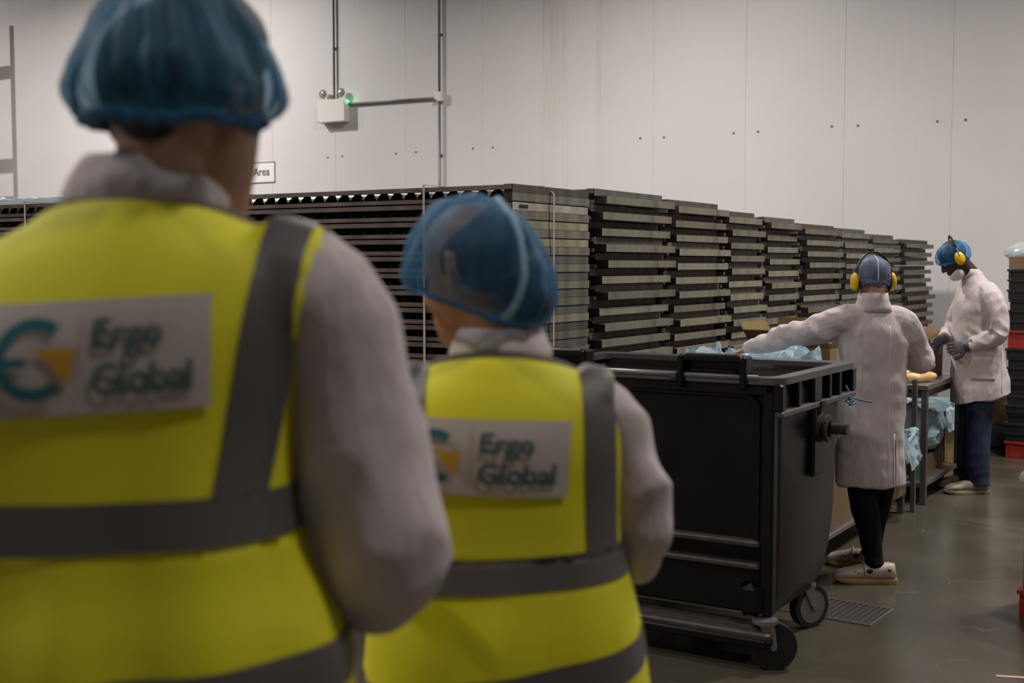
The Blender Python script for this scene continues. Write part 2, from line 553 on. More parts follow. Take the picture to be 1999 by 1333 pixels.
def ring(c, ra, rb, n=28, p=2.3, A=(1, 0, 0), B=(0, 1, 0)):
    A = Vector(A); B = Vector(B); c = Vector(c); out = []
    for j in range(n):
        t = 2 * math.pi * j / n
        ct, st = math.cos(t), math.sin(t)
        out.append(c + A * (ra * math.copysign(abs(ct) ** (2 / p), ct)) + B * (rb * math.copysign(abs(st) ** (2 / p), st)))
    return out


def smooth_path(pts, n=6):
    """Catmull-Rom through points (tuples of any length)"""
    P = [np.array(p, float) for p in pts]
    out = []
    for i in range(len(P) - 1):
        p0 = P[max(i - 1, 0)]; p1 = P[i]; p2 = P[i + 1]; p3 = P[min(i + 2, len(P) - 1)]
        for k in range(n):
            t = k / n
            out.append(0.5 * ((2 * p1) + (-p0 + p2) * t + (2 * p0 - 5 * p1 + 4 * p2 - p3) * t * t + (-p0 + 3 * p1 - 3 * p2 + p3) * t ** 3))
    out.append(P[-1])
    return out


# ------------------------------------------------------------------ the room
WALLV = 13.6
FLOOR_X0, FLOOR_X1, FLOOR_Y0, FLOOR_Y1, CEIL = -24.0, 9.0, -5.0, WALLV, 7.6
mw = wall_material()
MB().box((FLOOR_X0, FLOOR_Y0, -0.2), (FLOOR_X1, FLOOR_Y1 + 0.3, 0)).build('floor', floor_material())
tag(bpy.data.objects['floor'], 'dark polished concrete factory floor', kind='structure')
mc = mat('grey_ceiling', (0.30, 0.29, 0.28), 0.8)
tag(MB().box((FLOOR_X0, FLOOR_Y0, CEIL), (FLOOR_X1, FLOOR_Y1 + 0.3, CEIL + 0.2)).build('ceiling', mc), 'grey ceiling', kind='structure')
mplain = mat('plain_white_wall', (0.55, 0.53, 0.51), 0.55)
tag(MB().box((FLOOR_X0 - 0.2, FLOOR_Y0, 0), (FLOOR_X0, FLOOR_Y1 + 0.3, CEIL)).build('wall_left', mplain), 'white side wall', kind='structure')
tag(MB().box((FLOOR_X1, FLOOR_Y0, 0), (FLOOR_X1 + 0.2, FLOOR_Y1 + 0.3, CEIL)).build('wall_right', mplain), 'white side wall', kind='structure')
tag(MB().box((FLOOR_X0, FLOOR_Y0 - 0.2, 0), (FLOOR_X1, FLOOR_Y0, CEIL)).build('wall_front', mplain), 'white wall', kind='structure')
wb = MB().box((FLOOR_X0, WALLV + 0.06, 0), (FLOOR_X1, WALLV + 0.3, CEIL)).build('wall_back', mat('joint_grey', (0.56, 0.54, 0.53), 0.7))
tag(wb, 'white insulated panel wall with fine vertical joints', kind='structure')
# joints seen in the photograph, carried on at the same width both ways
jts = sorted(on_v(px, 260, WALLV).x for px in (655, 792, 944, 1108, 1275, 1455, 1648, 1858))
pw = (jts[-1] - jts[0]) / 7
xs = list(jts)
while xs[0] - pw > FLOOR_X0: xs.insert(0, xs[0] - pw)
while xs[-1] + pw < FLOOR_X1: xs.append(xs[-1] + pw)
xs = [FLOOR_X0] + xs + [FLOOR_X1]
for a, b in zip(xs[:-1], xs[1:]):
    MB().box((a + 0.0006, WALLV, 0.0), (b - 0.0006, WALLV + 0.075, CEIL), bev=0.002).build('panel', mw, wb)
sk = MB()
for px, py in ((175, 342), (340, 343), (408, 337), (495, 335), (640, 307), (668, 305), (773, 300), (812, 297), (923, 290), (962, 288),
               (1250, 270), (1296, 268), (1432, 260), (1480, 257), (1624, 247), (1675, 245), (1830, 237), (1885, 234)):
    p = on_v(px, py, WALLV)
    MB().cyl((p.x, WALLV - 0.004, p.z), (p.x, WALLV + 0.01, p.z), 0.014, 10).build('drill_hole', M['hole_latch'], wb)  # dark discs stand in for the shade of drill holes
tag(MB().box((FLOOR_X0, WALLV - 0.12, 0), (FLOOR_X1, WALLV, 0.16), bev=0.01).build('trim_1', mat('grey_kerb', (0.16, 0.15, 0.14), 0.6)),
    'grey kerb along the foot of the panel wall', kind='structure')


# ------------------------------------------------------------------ people
def cam_frame(px, depth):
    """root of a figure: rotation = camera yaw; its x runs to the right in the picture, y away from the camera"""
    x = (px - 999.5) / FPX * depth
    return Vector((x * CS - depth * SN, x * SN + depth * CS, 0))


def head_rings(c, yaw, pitch=0.0, s=1.0, roll=0.0):
    """yaw > 0 turns the face to the left of the picture (as seen from behind); pitch > 0 bows the head"""
    Rm = Matrix.Rotation(yaw, 3, 'Z') @ Matrix.Rotation(roll, 3, 'Y') @ Matrix.Rotation(-pitch, 3, 'X')
    c = Vector(c)
    T = lambda x, y, z: c + Rm @ (Vector((x, y, z)) * s)
    return T, Rm


def add_head(mb, T, Rm, s=1.0):
    prof = [(-.116, .020, .086, -.040), (-.104, .038, .095, -.012), (-.085, .050, .097, .020), (-.062, .058, .096, .048), (-.035, .065, .094, .068),
            (-.008, .070, .090, .084), (.02, .0745, .090, .094), (.05, .0755, .090, .097), (.075, .071, .082, .090), (.098, .058, .064, .072),
            (.113, .038, .040, .048), (.121, .015, .014, .018)]
    rings = []
    for z, rx, yf, yb in prof:
        rr = []
        for j in range(28):
            t = 2 * math.pi * j / 28
            st = math.sin(t); ct = math.cos(t)
            yy = (yf if st > 0 else yb) * abs(st) ** 0.95 * (1 if st > 0 else -1)
            rr.append(T(rx * math.copysign(abs(ct) ** 0.9, ct), yy, z))
        rings.append(rr)
    mb.loft(rings)
    # nose, brow, lips, chin, cheek bones
    mb.tube([T(0, .088, .012), T(0, .099, -.008), T(0, .112, -.030), T(0, .108, -.042)], [.008, .010, .014, .012], 8)
    mb.ball(T(.013, .098, -.040), .009 * s, 8, 6); mb.ball(T(-.013, .098, -.040), .009 * s, 8, 6)
    mb.tube([T(-.042, .078, .020), T(-.020, .090, .023), T(0, .091, .020), T(.020, .090, .023), T(.042, .078, .020)], .008 * s, 8)
    mb.tube([T(-.024, .085, -.064), T(0, .099, -.062), T(.024, .085, -.064)], .0065 * s, 8)
    mb.tube([T(-.022, .083, -.074), T(0, .098, -.074), T(.022, .083, -.074)], .007 * s, 8)
    mb.ball(T(0, .080, -.103), (.020 * s, .016 * s, .015 * s), 10, 6)
    for sx in (-1, 1):
        # ears: rim and lobe
        mb.tube([T(sx * .070, -.004, -.032), T(sx * .082, -.016, -.018), T(sx * .090, -.024, .006), T(sx * .088, -.018, .026), T(sx * .076, -.002, .030)],
                [.006 * s, .007 * s, .007 * s, .007 * s, .006 * s], 8)
        mb.ball(T(sx * .077, -.010, .0), (.006 * s, .014 * s, .026 * s), 10, 6, rot=Rm)


def add_hand(mb, wrist, direction, palm, curl=0.5, s=1.0, side=1):
    """palm plus five separate bent fingers; direction: along the hand, palm: where the palm faces, side: thumb side"""
    d = Vector(direction).normalized(); n = Vector(palm); n = (n - d * n.dot(d)).normalized()
    a = d.cross(n) * side
    w = Vector(wrist)
    mb.tube([w - d * .02, w + d * .02, w + d * .05, w + d * .085], [(.026 * s, .020 * s), (.036 * s, .016 * s), (.041 * s, .014 * s), (.038 * s, .012 * s)], 12, side=a)
    for k, (off, L) in enumerate(((-.030, .062), (-.010, .078), (.011, .084), (.031, .074))):
        base = w + d * .075 + a * off * s * -1
        p = [base]; ang = 0
        for i, fr in enumerate((.42, .33, .25)):
            ang += curl * (0.7 + 0.35 * i)
            p.append(p[-1] + (d * math.cos(ang) + n * math.sin(ang)) * L * fr * s)
        mb.tube(p, [.0095 * s, .0090 * s, .0082 * s, .0068 * s], 8)
    tb = w + d * .025 - a * (-.030 * s)
    tb2 = tb + (a * .75 + d * .6 + n * .2).normalized() * .034 * s
    tb3 = tb2 + (a * .25 + d * .85 + n * .5).normalized() * .030 * s
    tb4 = tb3 + (a * .0 + d * .85 + n * .6).normalized() * .024 * s
    mb.tube([tb, tb2, tb3, tb4], [.014 * s, .0115 * s, .0105 * s, .0085 * s], 8)


def make_shoe(parent, at, yaw, L=0.29, up=None, sole=None, vents=True):
    """at: heel-middle on the floor; yaw: direction of the toe"""
    up = up or M['shoe']; sole = sole or M['sole']
    Rm = Matrix.Rotation(yaw, 3, 'Z'); at = Vector(at)
    T = lambda x, y, z: at + Rm @ Vector((x, y, z))
    prof = [(-.035, .018, .060), (-.028, .032, .100), (.0, .038, .104), (.05, .040, .094), (.09, .041, .096), (.13, .046, .090), (.17, .051, .078),
            (.205, .051, .070), (.235, .044, .060), (.255, .024, .042)]
    k = L / .29
    rings = []
    for y, w, h in prof:
        rr = []
        for j in range(16):
            t = 2 * math.pi * j / 16
            ct, st = math.cos(t), math.sin(t)
            z = .018 + (h - .018) * (0.5 + 0.5 * st) if True else 0
            rr.append(T(w * k * math.copysign(abs(ct) ** .75, ct), y * k, z))
        rings.append(rr)
    u = MB().loft(rings).build('shoe_upper', up, parent, True)
    tag(u, 'white safety shoe upper')
    ft = [(-.042, .018), (-.034, .034), (0, .041), (.05, .040), (.09, .040), (.13, .047), (.17, .053), (.21, .052), (.24, .043), (.262, .020)]
    out = [(w * k, y * k) for y, w in ft] + [(-w * k, y * k) for y, w in reversed(ft)]
    b = MB()
    lift = lambda y, z: z + (.010 * max(0, (y / k - .17) / .09) ** 2 if z < .01 else .006 * max(0, (y / k - .17) / .09))
    b.loft([[T(x * .93, y * .985, lift(y, 0.0)) for x, y in out], [T(x * .98, y, lift(y, .006)) for x, y in out], [T(x * .98, y, lift(y, .019)) for x, y in out], [T(x * .92, y * .98, lift(y, .026)) for x, y in out]])
    s = b.build('sole', sole, u)
    if vents:
        v = MB()
        for sx in (-1, 1):
            for (y, z, r) in ((.095, .066, .017), (.0, .072, .009), (.150, .056, .006), (.165, .062, .004)):
                v.ball(T(sx * (.0385 + .05 * max(0, y - .05)) * k, y * k, z), (.006, r, r * .8), 10, 6, rot=Rm)
        v.build('vent', M['black_plastic'], u, True)
        st = MB()
        pts = [T(x * k, .118 * k, z) for x, z in ((-.043, .045), (-.042, .075), (-.026, .089), (0, .092), (.026, .089), (.042, .075), (.043, .045))]
        st.tube(pts, [(.004, .013)] * 7, 8)
        st.build('strap', up, u, True)
    return u


def cut(me, co, no, keep_below=True):
    bm = bmesh.new(); bm.from_mesh(me)
    bmesh.ops.bisect_plane(bm, geom=bm.verts[:] + bm.edges[:] + bm.faces[:], plane_co=co, plane_no=no,
                           clear_outer=keep_below, clear_inner=not keep_below)
    bm.to_mesh(me); bm.free()
    return me


def inflate(me, d):
    P, N = coords(me); set_coords(me, P + N * d); return me


def slab(src, planes, off):
    """a band of cloth lying on src: everything on the inner side of every plane, lifted by off"""
    me = src.copy()
    me.materials.clear()
    for co, no in planes:
        cut(me, co, no)
    bm = bmesh.new(); bm.from_mesh(me)
    lay = [v.co.copy() + v.normal * off for v in bm.verts]
    res = bmesh.ops.duplicate(bm, geom=bm.verts[:] + bm.edges[:] + bm.faces[:])
    for v, c in zip([g for g in bm.verts][:len(lay)], lay):
        v.co = c
    bm.to_mesh(me); bm.free()
    me.polygons.foreach_set('use_smooth', [True] * len(me.polygons))
    return me


def project(me, bvh, off, T):
    """lay a flat mesh (x, z plane) onto the back of the garment; T maps (x, z) to local point in front of it"""
    bm = bmesh.new(); bm.from_mesh(me)
    bmesh.ops.triangulate(bm, faces=bm.faces)
    for _ in range(4):
        long = [e for e in bm.edges if e.calc_length() > 0.012]
        if not long: break
        bmesh.ops.subdivide_edges(bm, edges=long, cuts=1)
        bmesh.ops.triangulate(bm, faces=[f for f in bm.faces if len(f.verts) > 3])
    for v in bm.verts:
        o = T(v.co.x, v.co.y)
        hit = bvh.ray_cast(o, Vector((0, 1, 0)))
        if hit[0] is not None:
            v.co = hit[0] + Vector((0, -off, 0))
        else:
            v.co = o + Vector((0, 0.3, 0))
    bm.to_mesh(me); bm.free()
    return me


def text_mesh(body, size, offset=0.0):
    cu = bpy.data.curves.new('t', 'FONT'); cu.body = body; cu.size = size; cu.offset = offset; cu.fill_mode = 'FRONT'
    o = bpy.data.objects.new('t', cu); COL.objects.link(o)
    dg = bpy.context.evaluated_depsgraph_get()
    me = bpy.data.meshes.new_from_object(o.evaluated_get(dg))
    bpy.data.objects.remove(o)
    me.materials.clear()
    return me


def arc_mesh(cx, cy, r0, r1, a0, a1, n=16):
    b = MB()
    vs = []
    for i in range(n + 1):
        a = R(a0 + (a1 - a0) * i / n)
        vs += [(cx + r0 * math.cos(a), cy + r0 * math.sin(a), 0), (cx + r1 * math.cos(a), cy + r1 * math.sin(a), 0)]
    b.add(vs, [(2 * i, 2 * i + 1, 2 * i + 3, 2 * i + 2) for i in range(n)])
    return b


def badge(parent, vest_me, x0, ztop, w, h, tilt, shear=0.0):
    """printed white patch: an emblem of a broken teal ring with an amber wedge, a thin rule and two words"""
    bvh = BVHTree.FromPolygons([v.co for v in vest_me.vertices], [p.vertices[:] for p in vest_me.polygons])
    ct, st = math.cos(tilt), math.sin(tilt)
    T = lambda x, y: Vector((x0 + x * ct - (y - 0) * st + shear * y, -0.7, ztop + x * st + y * ct))
    g = MB(); nx, ny = 24, 14
    g.add([(w * i / nx, -h * j / ny, 0) for j in range(ny + 1) for i in range(nx + 1)],
          [(j * (nx + 1) + i, j * (nx + 1) + i + 1, (j + 1) * (nx + 1) + i + 1, (j + 1) * (nx + 1) + i) for j in range(ny) for i in range(nx)])
    p = put('back_patch', project(g.mesh('back_patch'), bvh, 0.003, T), M['badge'], parent, True)
    tag(p, 'white rectangular printed patch')
    off = 0.0065
    ex, ey, er = 0.235 * w, -0.50 * h, 0.365 * h
    b = MB()
    q = arc_mesh(ex, ey, er * .70, er, 52, 308, 28); b.add(q.v, q.f)
    b.add([(ex - er * .8, ey - er * .18, 0), (ex - er * .8, ey + er * .07, 0), (ex - er * .18, ey + er * .03, 0), (ex - er * .18, ey - er * .16, 0)], [(0, 3, 2, 1)])
    put('emblem_ring', project(b.mesh('r'), bvh, off, T), M['teal'], p)
    b = MB()
    b.add([(ex - er * .03, ey + er * .26, 0), (ex + er * 1.02, ey + er * .24, 0), (ex + er * .90, ey - er * .56, 0), (ex + er * .74, ey - er * .58, 0), (ex + er * .48, ey - er * .18, 0)],
          [(0, 4, 3, 2, 1)])
    put('emblem_wedge', project(b.mesh('w'), bvh, off, T), M['orange'], p)
    b = MB(); b.add([(.452 * w, -.12 * h, 0), (.458 * w, -.12 * h, 0), (.458 * w, -.88 * h, 0), (.452 * w, -.88 * h, 0)], [(0, 3, 2, 1)])
    put('rule', project(b.mesh('l'), bvh, off, T), M['line'], p)
    for word, x, y, tw in (('Ergo', .50, -.43, .30), ('Global', .495, -.83, .435)):
        me = text_mesh(word, 0.375 * h, 0.0012)
        P, _ = coords(me)
        P[:, 0] -= P[:, 0].min()
        P[:, 0] *= tw * w / P[:, 0].max()
        P[:, 0] += x * w; P[:, 1] += y * h
        set_coords(me, P)
        put('lettering', project(me, bvh, off, T), M['grey_teal'], p)
    return p


def bouffant(parent, rings, pleats, amp, m, name='hair_net', band=None, seam=None, tilt=None, seam_m=None):
    """rings: (cx, cy, cz, rx, ry); gathered cloth cap"""
    rr = smooth_path(rings, 5)
    n = 96
    R_ = []
    for i, (cx, cy, cz, rx, ry) in enumerate(rr):
        f = i / (len(rr) - 1)
        row = []
        for j in range(n):
            t = 2 * math.pi * j / n
            w = amp * (0.4 + 0.6 * (1 - f)) * (math.sin(pleats * t + 3 * math.sin(2 * t)) * 0.6 + math.sin((pleats * 2 + 3) * t + 5 * f) * 0.4)
            row.append(Vector((cx + (rx + w) * math.cos(t), cy + (ry + w) * math.sin(t), cz + 0.3 * w)))
        R_.append(row)
    b = MB().loft(R_, cap=False)
    b.f.append(tuple(len(b.v) - n + j for j in range(n))); b.mi.append(0)
    if tilt is not None:
        c, Rm = tilt
        b.v = [tuple(Vector(c) + Rm @ (Vector(v) - Vector(c))) for v in b.v]
    me = b.mesh(name)
    P, N = coords(me)
    set_coords(me, P + N * (0.004 * vnoise(P * 22) + 0.003 * vnoise(P * 45))[:, None])
    o = put(name, me, m, parent, True)
    P, N = coords(me)
    if band:
        br = MB(); pts = [Vector(P[j]) for j in range(0, n, 2)]
        br.tube(pts + [pts[0]], band, 6)
        br.build('elastic_band', M['net_band'], o, True)
    if seam:
        pts = [Vector(P[i * n + seam[0]]) + Vector(N[i * n + seam[0]]) * 0.003 for i in range(seam[2], len(rr), 2)]
        pts2 = [Vector(P[i * n + seam[1]]) + Vector(N[i * n + seam[1]]) * 0.003 for i in range(len(rr) - 2, seam[3], -2)]
        MB().tube(pts + pts2, seam[4], 8).build('seam', seam_m or M['net_seam'], o, True)
    return o


def person(root, head, yaw, pitch, neck_base, torso, arms, legs, skin, hs=1.0, voxel=0.006, hands=None, roll=0.0):
    """the continuous body under the clothes"""
    T, Rm = head_rings(head, yaw, pitch, hs, roll)
    mb = MB()
    add_head(mb, T, Rm, hs)
    nb = Vector(neck_base)
    mb.tube([T(0, -.022, .0), T(0, -.022, -.07), (T(0, -.03, -.11) * .5 + nb * .5), nb, nb + Vector((0, 0, -.07))],
            [(.052 * hs, .055 * hs), (.054 * hs, .056 * hs), .055 * hs, .060 * hs, .080 * hs], 18, side=(1, 0, 0))
    mb.loft([ring(c, a, b) for c, a, b in torso])
    for pts, rad in arms:
        mb.tube(pts, rad, 14)
    for pts, rad in legs:
        mb.tube(pts, rad, 14)
    for h in (hands or []):
        add_hand(mb, **h)
    me = fuse(mb, voxel, 5)
    o = put('body', me, skin, root, True)
    return o, T, Rm


def ear_muffs(root, T, Rm, r=0.10, cup_s=1.0):
    e = MB()
    pts = []
    for k in range(13):
        a = math.pi * k / 12
        pts.append(T(-math.cos(a) * (.094 + .012 * math.sin(a)), -.012, -.01 + math.sin(a) * .155))
    band = e.tube(pts, [(.005, .014)] * 13, 8).build('headband', M['black_plastic'], root, True)
    # tube orientation helper keeps the strip flat across the skull
    for sx in (-1, 1):
        cu = MB()
        c = T(sx * .103, -.008, -.016)
        cu.ball(c, (.021 * cup_s, .033 * cup_s, .045 * cup_s), 20, 14, rot=Rm)
        k = cu.build('ear_cup', M['yellow_plastic'], root, True)
        MB().ball(T(sx * .086, -.008, -.016), (.012, .035 * cup_s, .046 * cup_s), 18, 10, rot=Rm).build('cushion', M['black_plastic'], k, True)
        MB().tube([T(sx * .100, -.008, .060), T(sx * .113, -.008, .035), T(sx * .123, -.008, .0)], .0035, 6).build('bracket', M['steel_dark'], k)
    return band


# ---- worker at the near table, seen from behind, both arms out
def worker_near():
    dep = 6.24
    root = empty('person', cam_frame(1703, dep), YAW,
                 'person in long white coat and yellow ear defenders, back turned, arm stretched into a box', 'person')
    H = lambda z: z
    head = (0.0, 0.0, 1.497)
    Lsh, Lel, Lwr = (-.175, -.02, 1.315), (-.385, .10, 1.235), (-.575, .28, 1.150)
    Rsh, Rel, Rwr = (.170, -.02, 1.310), (.270, .06, 1.095), (.315, .30, 1.155)
    o, T, Rm = person(root, head, R(6), R(16), (0, -.01, 1.39),
                      [((0, 0, .80), .13, .09), ((0, 0, 1.0), .125, .085), ((0, 0, 1.2), .14, .09), ((0, 0, 1.33), .12, .07), ((0, 0, 1.38), .06, .05)],
                      [([(-.10, 0, 1.32), Lsh, Lel, Lwr], [.045, .042, .034, .026]), ([(.10, 0, 1.32), Rsh, Rel, Rwr], [.045, .042, .034, .026])],
                      [([(-.06, 0, .86), (-.055, -.05, .47), (-.005, -.14, .08)], [.075, .05, .034]),
                       ([(.065, 0, .86), (.07, .08, .47), (.055, .14, .08)], [.075, .05, .034])],
                      M['skin'], 0.93,
                      hands=[dict(wrist=Lwr, direction=(-.6, .5, -.35), palm=(0, .1, -1), curl=.45, side=-1, s=.95),
                             dict(wrist=Rwr, direction=(.1, .95, .1), palm=(-1, 0, -.2), curl=.5, side=1, s=.95)])
    # hair under the net
    hb = MB(); hb.ball(T(0, -.012, .048), (.072, .088, .078), 24, 14, rot=Rm)
    hm = fuse(hb, .006, 2)
    put('hair', hm, M['hair_brown'], root, True)
    c = MB().mesh('c')
    net = bouffant(root, [(0, -.014, 1.487, .070, .086), (0, -.014, 1.500, .083, .099), (0, -.016, 1.535, .085, .104), (0, -.014, 1.575, .082, .102),
                          (0, -.01, 1.607, .070, .086), (0, -.005, 1.630, .042, .052), (0, 0, 1.637, .010, .012)], 12, .0015, M['grey_net'],
                   band=.006, seam=(71, 71, 3, 99, .0022), seam_m=M['mask'], tilt=(head, Matrix.Rotation(R(-12), 3, 'X')))
    ear_muffs(root, *head_rings((0, -.0, 1.525), R(4), R(5), 0.93), cup_s=1.05)
    # coat
    b = MB()
    sec = smooth_path([(.00, -.02, .478, .172, .125), (.00, -.02, .60, .168, .122), (.003, -.015, .80, .163, .118), (.003, -.01, 1.0, .165, .118),
                       (.0, -.01, 1.15, .172, .118), (-.003, -.01, 1.25, .176, .112), (-.004, -.008, 1.31, .165, .095), (-.004, -.006, 1.36, .120, .080),
                       (-.002, -.004, 1.395, .075, .068), (0, -.002, 1.42, .062, .062)], 3)
    b.loft([ring((x, y, z), rx, ry, 32, 2.5) for x, y, z, rx, ry in sec])
    b.tube(smooth_path([(-.08, -.01, 1.315), (-.165, -.01, 1.300), (-.27, .035, 1.265), Lel, (-.49, .20, 1.185), (-.585, .290, 1.148)], 3),
           [float(x[0]) for x in smooth_path([(.075,), (.085,), (.073,), (.062,), (.048,), (.034,)], 3)], 16)
    b.tube(smooth_path([(.08, -.01, 1.315), (.155, -.01, 1.29), (.215, .02, 1.20), Rel, (.30, .16, 1.13), (.315, .27, 1.15)], 3),
           [float(x[0]) for x in smooth_path([(.075,), (.083,), (.073,), (.066,), (.062,), (.045,)], 3)], 16)
    # loose cloth at the right elbow
    b.ball((.262, .03, 1.105), (.062, .07, .065), 16, 10)
    me = fuse(b, .006, 8)
    wrinkle(me, [(Lsh, Lel, .10, .022, .060, .45, .7), (Lel, Lwr, .08, .022, .048, .5, .7), (Rsh, Rel, .10, .020, .065, .7, .6), (Rel, Rwr, .09, .020, .055, .2, .6)],
            base=.0060, drape=(0, 0, 1.0, .48, 4, .004), seed=3.1)
    coat = put('coat', me, M['coat'], root, True)
    bv = BVHTree.FromPolygons([v.co for v in me.vertices], [p.vertices[:] for p in me.polygons])

    def onback(x, z, off=.002):
        h = bv.ray_cast(Vector((x, -.6, z)), Vector((0, 1, 0)))
        return (h[0] if h[0] is not None else Vector((x, -.12, z))) + Vector((0, -off, 0))
    sm = mat('coat_seam', (0.66, 0.60, 0.60), 0.8)
    MB().tube([onback(.055, z / 100, .0) for z in range(48, 132, 3)], .0028, 6).build('back_seam', sm, coat, True)
    MB().tube([onback(.085, z / 100, .001) for z in range(48, 76, 3)], .004, 6).build('vent_edge', M['mask'], coat, True)
    MB().tube([onback(.095, z / 100, -.001) for z in range(48, 74, 3)], .003, 6).build('vent_slit', M['binding'], coat, True)
    # stand collar
    cr = [ring((0, -.012 + .0 * k, z), rx, ry, 32, 2) for k, (z, rx, ry) in enumerate(((1.360, .110, .092), (1.385, .092, .084), (1.42, .078, .078), (1.455, .072, .077)))]
    cm = MB().loft(cr, cap=False).build('collar', M['coat'], coat, True)
    s = cm.modifiers.new('s', 'SOLIDIFY'); s.thickness = .004
    # trousers
    t = MB()
    t.loft([ring((0, 0, .42), .10, .08), ring((0, 0, .60), .14, .095), ring((0, 0, .80), .14, .10), ring((0, 0, .95), .13, .09)])
    t.tube(smooth_path([(-.055, 0, .72), (-.050, -.05, .45), (-.020, -.10, .25), (-.004, -.14, .072)], 3), [.088, .086, .08, .072, .068, .064, .058, .052, .046, .047], 16)
    t.tube(smooth_path([(.07, .02, .72), (.075, .05, .45), (.065, .10, .25), (.055, .14, .072)], 3), [.088, .086, .08, .070, .064, .058, .054, .050, .046, .047], 16)
    tm = wrinkle(fuse(t, .008, 5), [((-.02, -.10, .25), (-.004, -.14, .03), .06, .006, .03, .7, .4)], base=.003, seed=1)
    put('trousers', tm, M['trousers_black'], root, True)
    make_shoe(root, (.062, -.145, 0), R(84), .30)
    make_shoe(root, (.085, .160, 0), R(68), .28)
    return root


# ---- tall worker at the far table, side on, facing left
def worker_far():
    root = empty('person', cam_frame(1893, 8.60), YAW,
                 'person in white coat and navy trousers, side-on with bowed head at the far table', 'person')
    head = (-.118, 0, 1.640)
    Nsh, Nel, Nwr = (.090, -.17, 1.375), (.112, -.23, 1.125), (-.065, -.15, 1.035)
    Fsh, Fel, Fwr = (.06, .19, 1.385), (-.02, .26, 1.135), (-.165, .03, 1.075)
    sdir = Vector((-.85, .25, .12))
    o, T, Rm = person(root, head, R(82), R(38), (.028, 0, 1.50),
                      [((.09, 0, .80), .10, .14), ((.07, 0, 1.0), .095, .13), ((.06, 0, 1.2), .11, .15), ((.06, 0, 1.38), .10, .16), ((.045, 0, 1.46), .06, .08)],
                      [([(.06, -.10, 1.40), Nsh, Nel, Nwr], [.045, .044, .036, .026]), ([(.05, .10, 1.40), Fsh, Fel, Fwr], [.045, .044, .036, .026])],
                      [([(.085, -.075, .86), (.06, -.08, .48), (.075, -.09, .08)], [.085, .055, .036]),
                       ([(.085, .075, .86), (.05, .08, .48), (.065, .10, .08)], [.085, .055, .036])],
                      M['skin_dark'], 1.0, voxel=.005,
                      hands=[dict(wrist=Nwr, direction=(-.85, .15, -.15), palm=(.1, .9, -.3), curl=.55, side=1, s=.95),
                             dict(wrist=Fwr, direction=(-.8, -.25, -.35), palm=(0, -.9, -.3), curl=.45, side=-1, s=.95)])
    for sx in (-1, 1):
        MB().ball(T(sx * .031, .083, .004), .0105, 12, 8).build('eye', M['mask'], root, True)
    hm = fuse(MB().ball(T(0, -.012, .036), (.078, .096, .088), 24, 14, rot=Rm), .006, 2)
    put('hair', hm, M['hair'], root, True)
    hc = (-.125, 0, 1.660)
    net = bouffant(root, [(-.125, 0, 1.615, .098, .078), (-.125, 0, 1.628, .118, .090), (-.122, 0, 1.665, .122, .094), (-.120, 0, 1.700, .110, .086),
                          (-.118, 0, 1.735, .080, .064), (-.116, 0, 1.752, .040, .034), (-.116, 0, 1.757, .01, .01)], 14, .005, M['bright_net'],
                   band=.006, tilt=(hc, Matrix.Rotation(R(-14), 3, 'Y')))
    ear_muffs(root, *head_rings((-.112, 0, 1.650), R(82), R(20), 1.0), cup_s=1.05)
    # paper mask pulled under the chin, beard strap
    mk = MB()
    mr = []
    for z, rx, yf, yb in ((-.070, .058, .070, .02), (-.082, .062, .098, .0), (-.105, .056, .108, -.01), (-.128, .042, .098, -.005), (-.145, .022, .070, .02)):
        mr.append([T(rx * math.cos(2 * math.pi * q / 20), (yf + yb) / 2 + (yf - yb) / 2 * math.sin(2 * math.pi * q / 20), z) for q in range(20)])
    mk.loft(mr)
    mme = fuse(mk, .005, 1)
    put('face_mask', mme, M['mask'], root, True)
    mm = MB().tube([T(.055, .05, -.085), T(.070, .02, -.055), T(.084, -.006, -.02)], .0022, 6)
    mm.build('mask_loop', M['mask'], root)
    # coat (profile rings: a = front-back along x, b = shoulder width along y)
    b = MB()
    sec = smooth_path([(.090, 0, .662, .190, .200), (.085, 0, .78, .180, .200), (.070, 0, .92, .163, .198), (.055, 0, 1.06, .150, .200), (.050, 0, 1.2, .146, .205),
                       (.050, 0, 1.32, .138, .205), (.052, 0, 1.40, .120, .185), (.042, 0, 1.46, .090, .130), (.022, 0, 1.505, .066, .082), (.008, 0, 1.54, .058, .066)], 3)
    b.loft([ring((x, y, z), rx, ry, 32, 2.3) for x, y, z, rx, ry in sec])
    b.tube(smooth_path([(.07, -.10, 1.40), (.082, -.175, 1.36), (.102, -.215, 1.25), Nel, (.04, -.205, 1.078), (-.055, -.155, 1.035)], 3),
           [float(x[0]) for x in smooth_path([(.085,), (.086,), (.074,), (.066,), (.060,), (.048,)], 3)], 16)
    b.tube(smooth_path([(.05, .10, 1.40), (.05, .18, 1.37), (.015, .24, 1.25), Fel, (-.09, .14, 1.10), (-.155, .04, 1.078)], 3),
           [float(x[0]) for x in smooth_path([(.085,), (.085,), (.075,), (.068,), (.056,), (.045,)], 3)], 16)
    me = fuse(b, .006, 8)
    wrinkle(me, [(Nsh, Nel, .10, .024, .060, .65, .6), (Nel, Nwr, .09, .022, .05, .3, .7), (Fel, Fwr, .08, .016, .05, .5, .6)], base=.0060,
            drape=(.07, 0, 1.15, .66, 5, .007), seed=8.3)
    P, N = coords(me)
    # hem hangs lower at the front, flares at the back
    w = np.clip((1.0 - P[:, 2]) / .34, 0, 1)
    P[:, 2] += w * (P[:, 0] - .09) * .22
    set_coords(me, P)
    coat = put('coat', me, M['coat'], root, True)
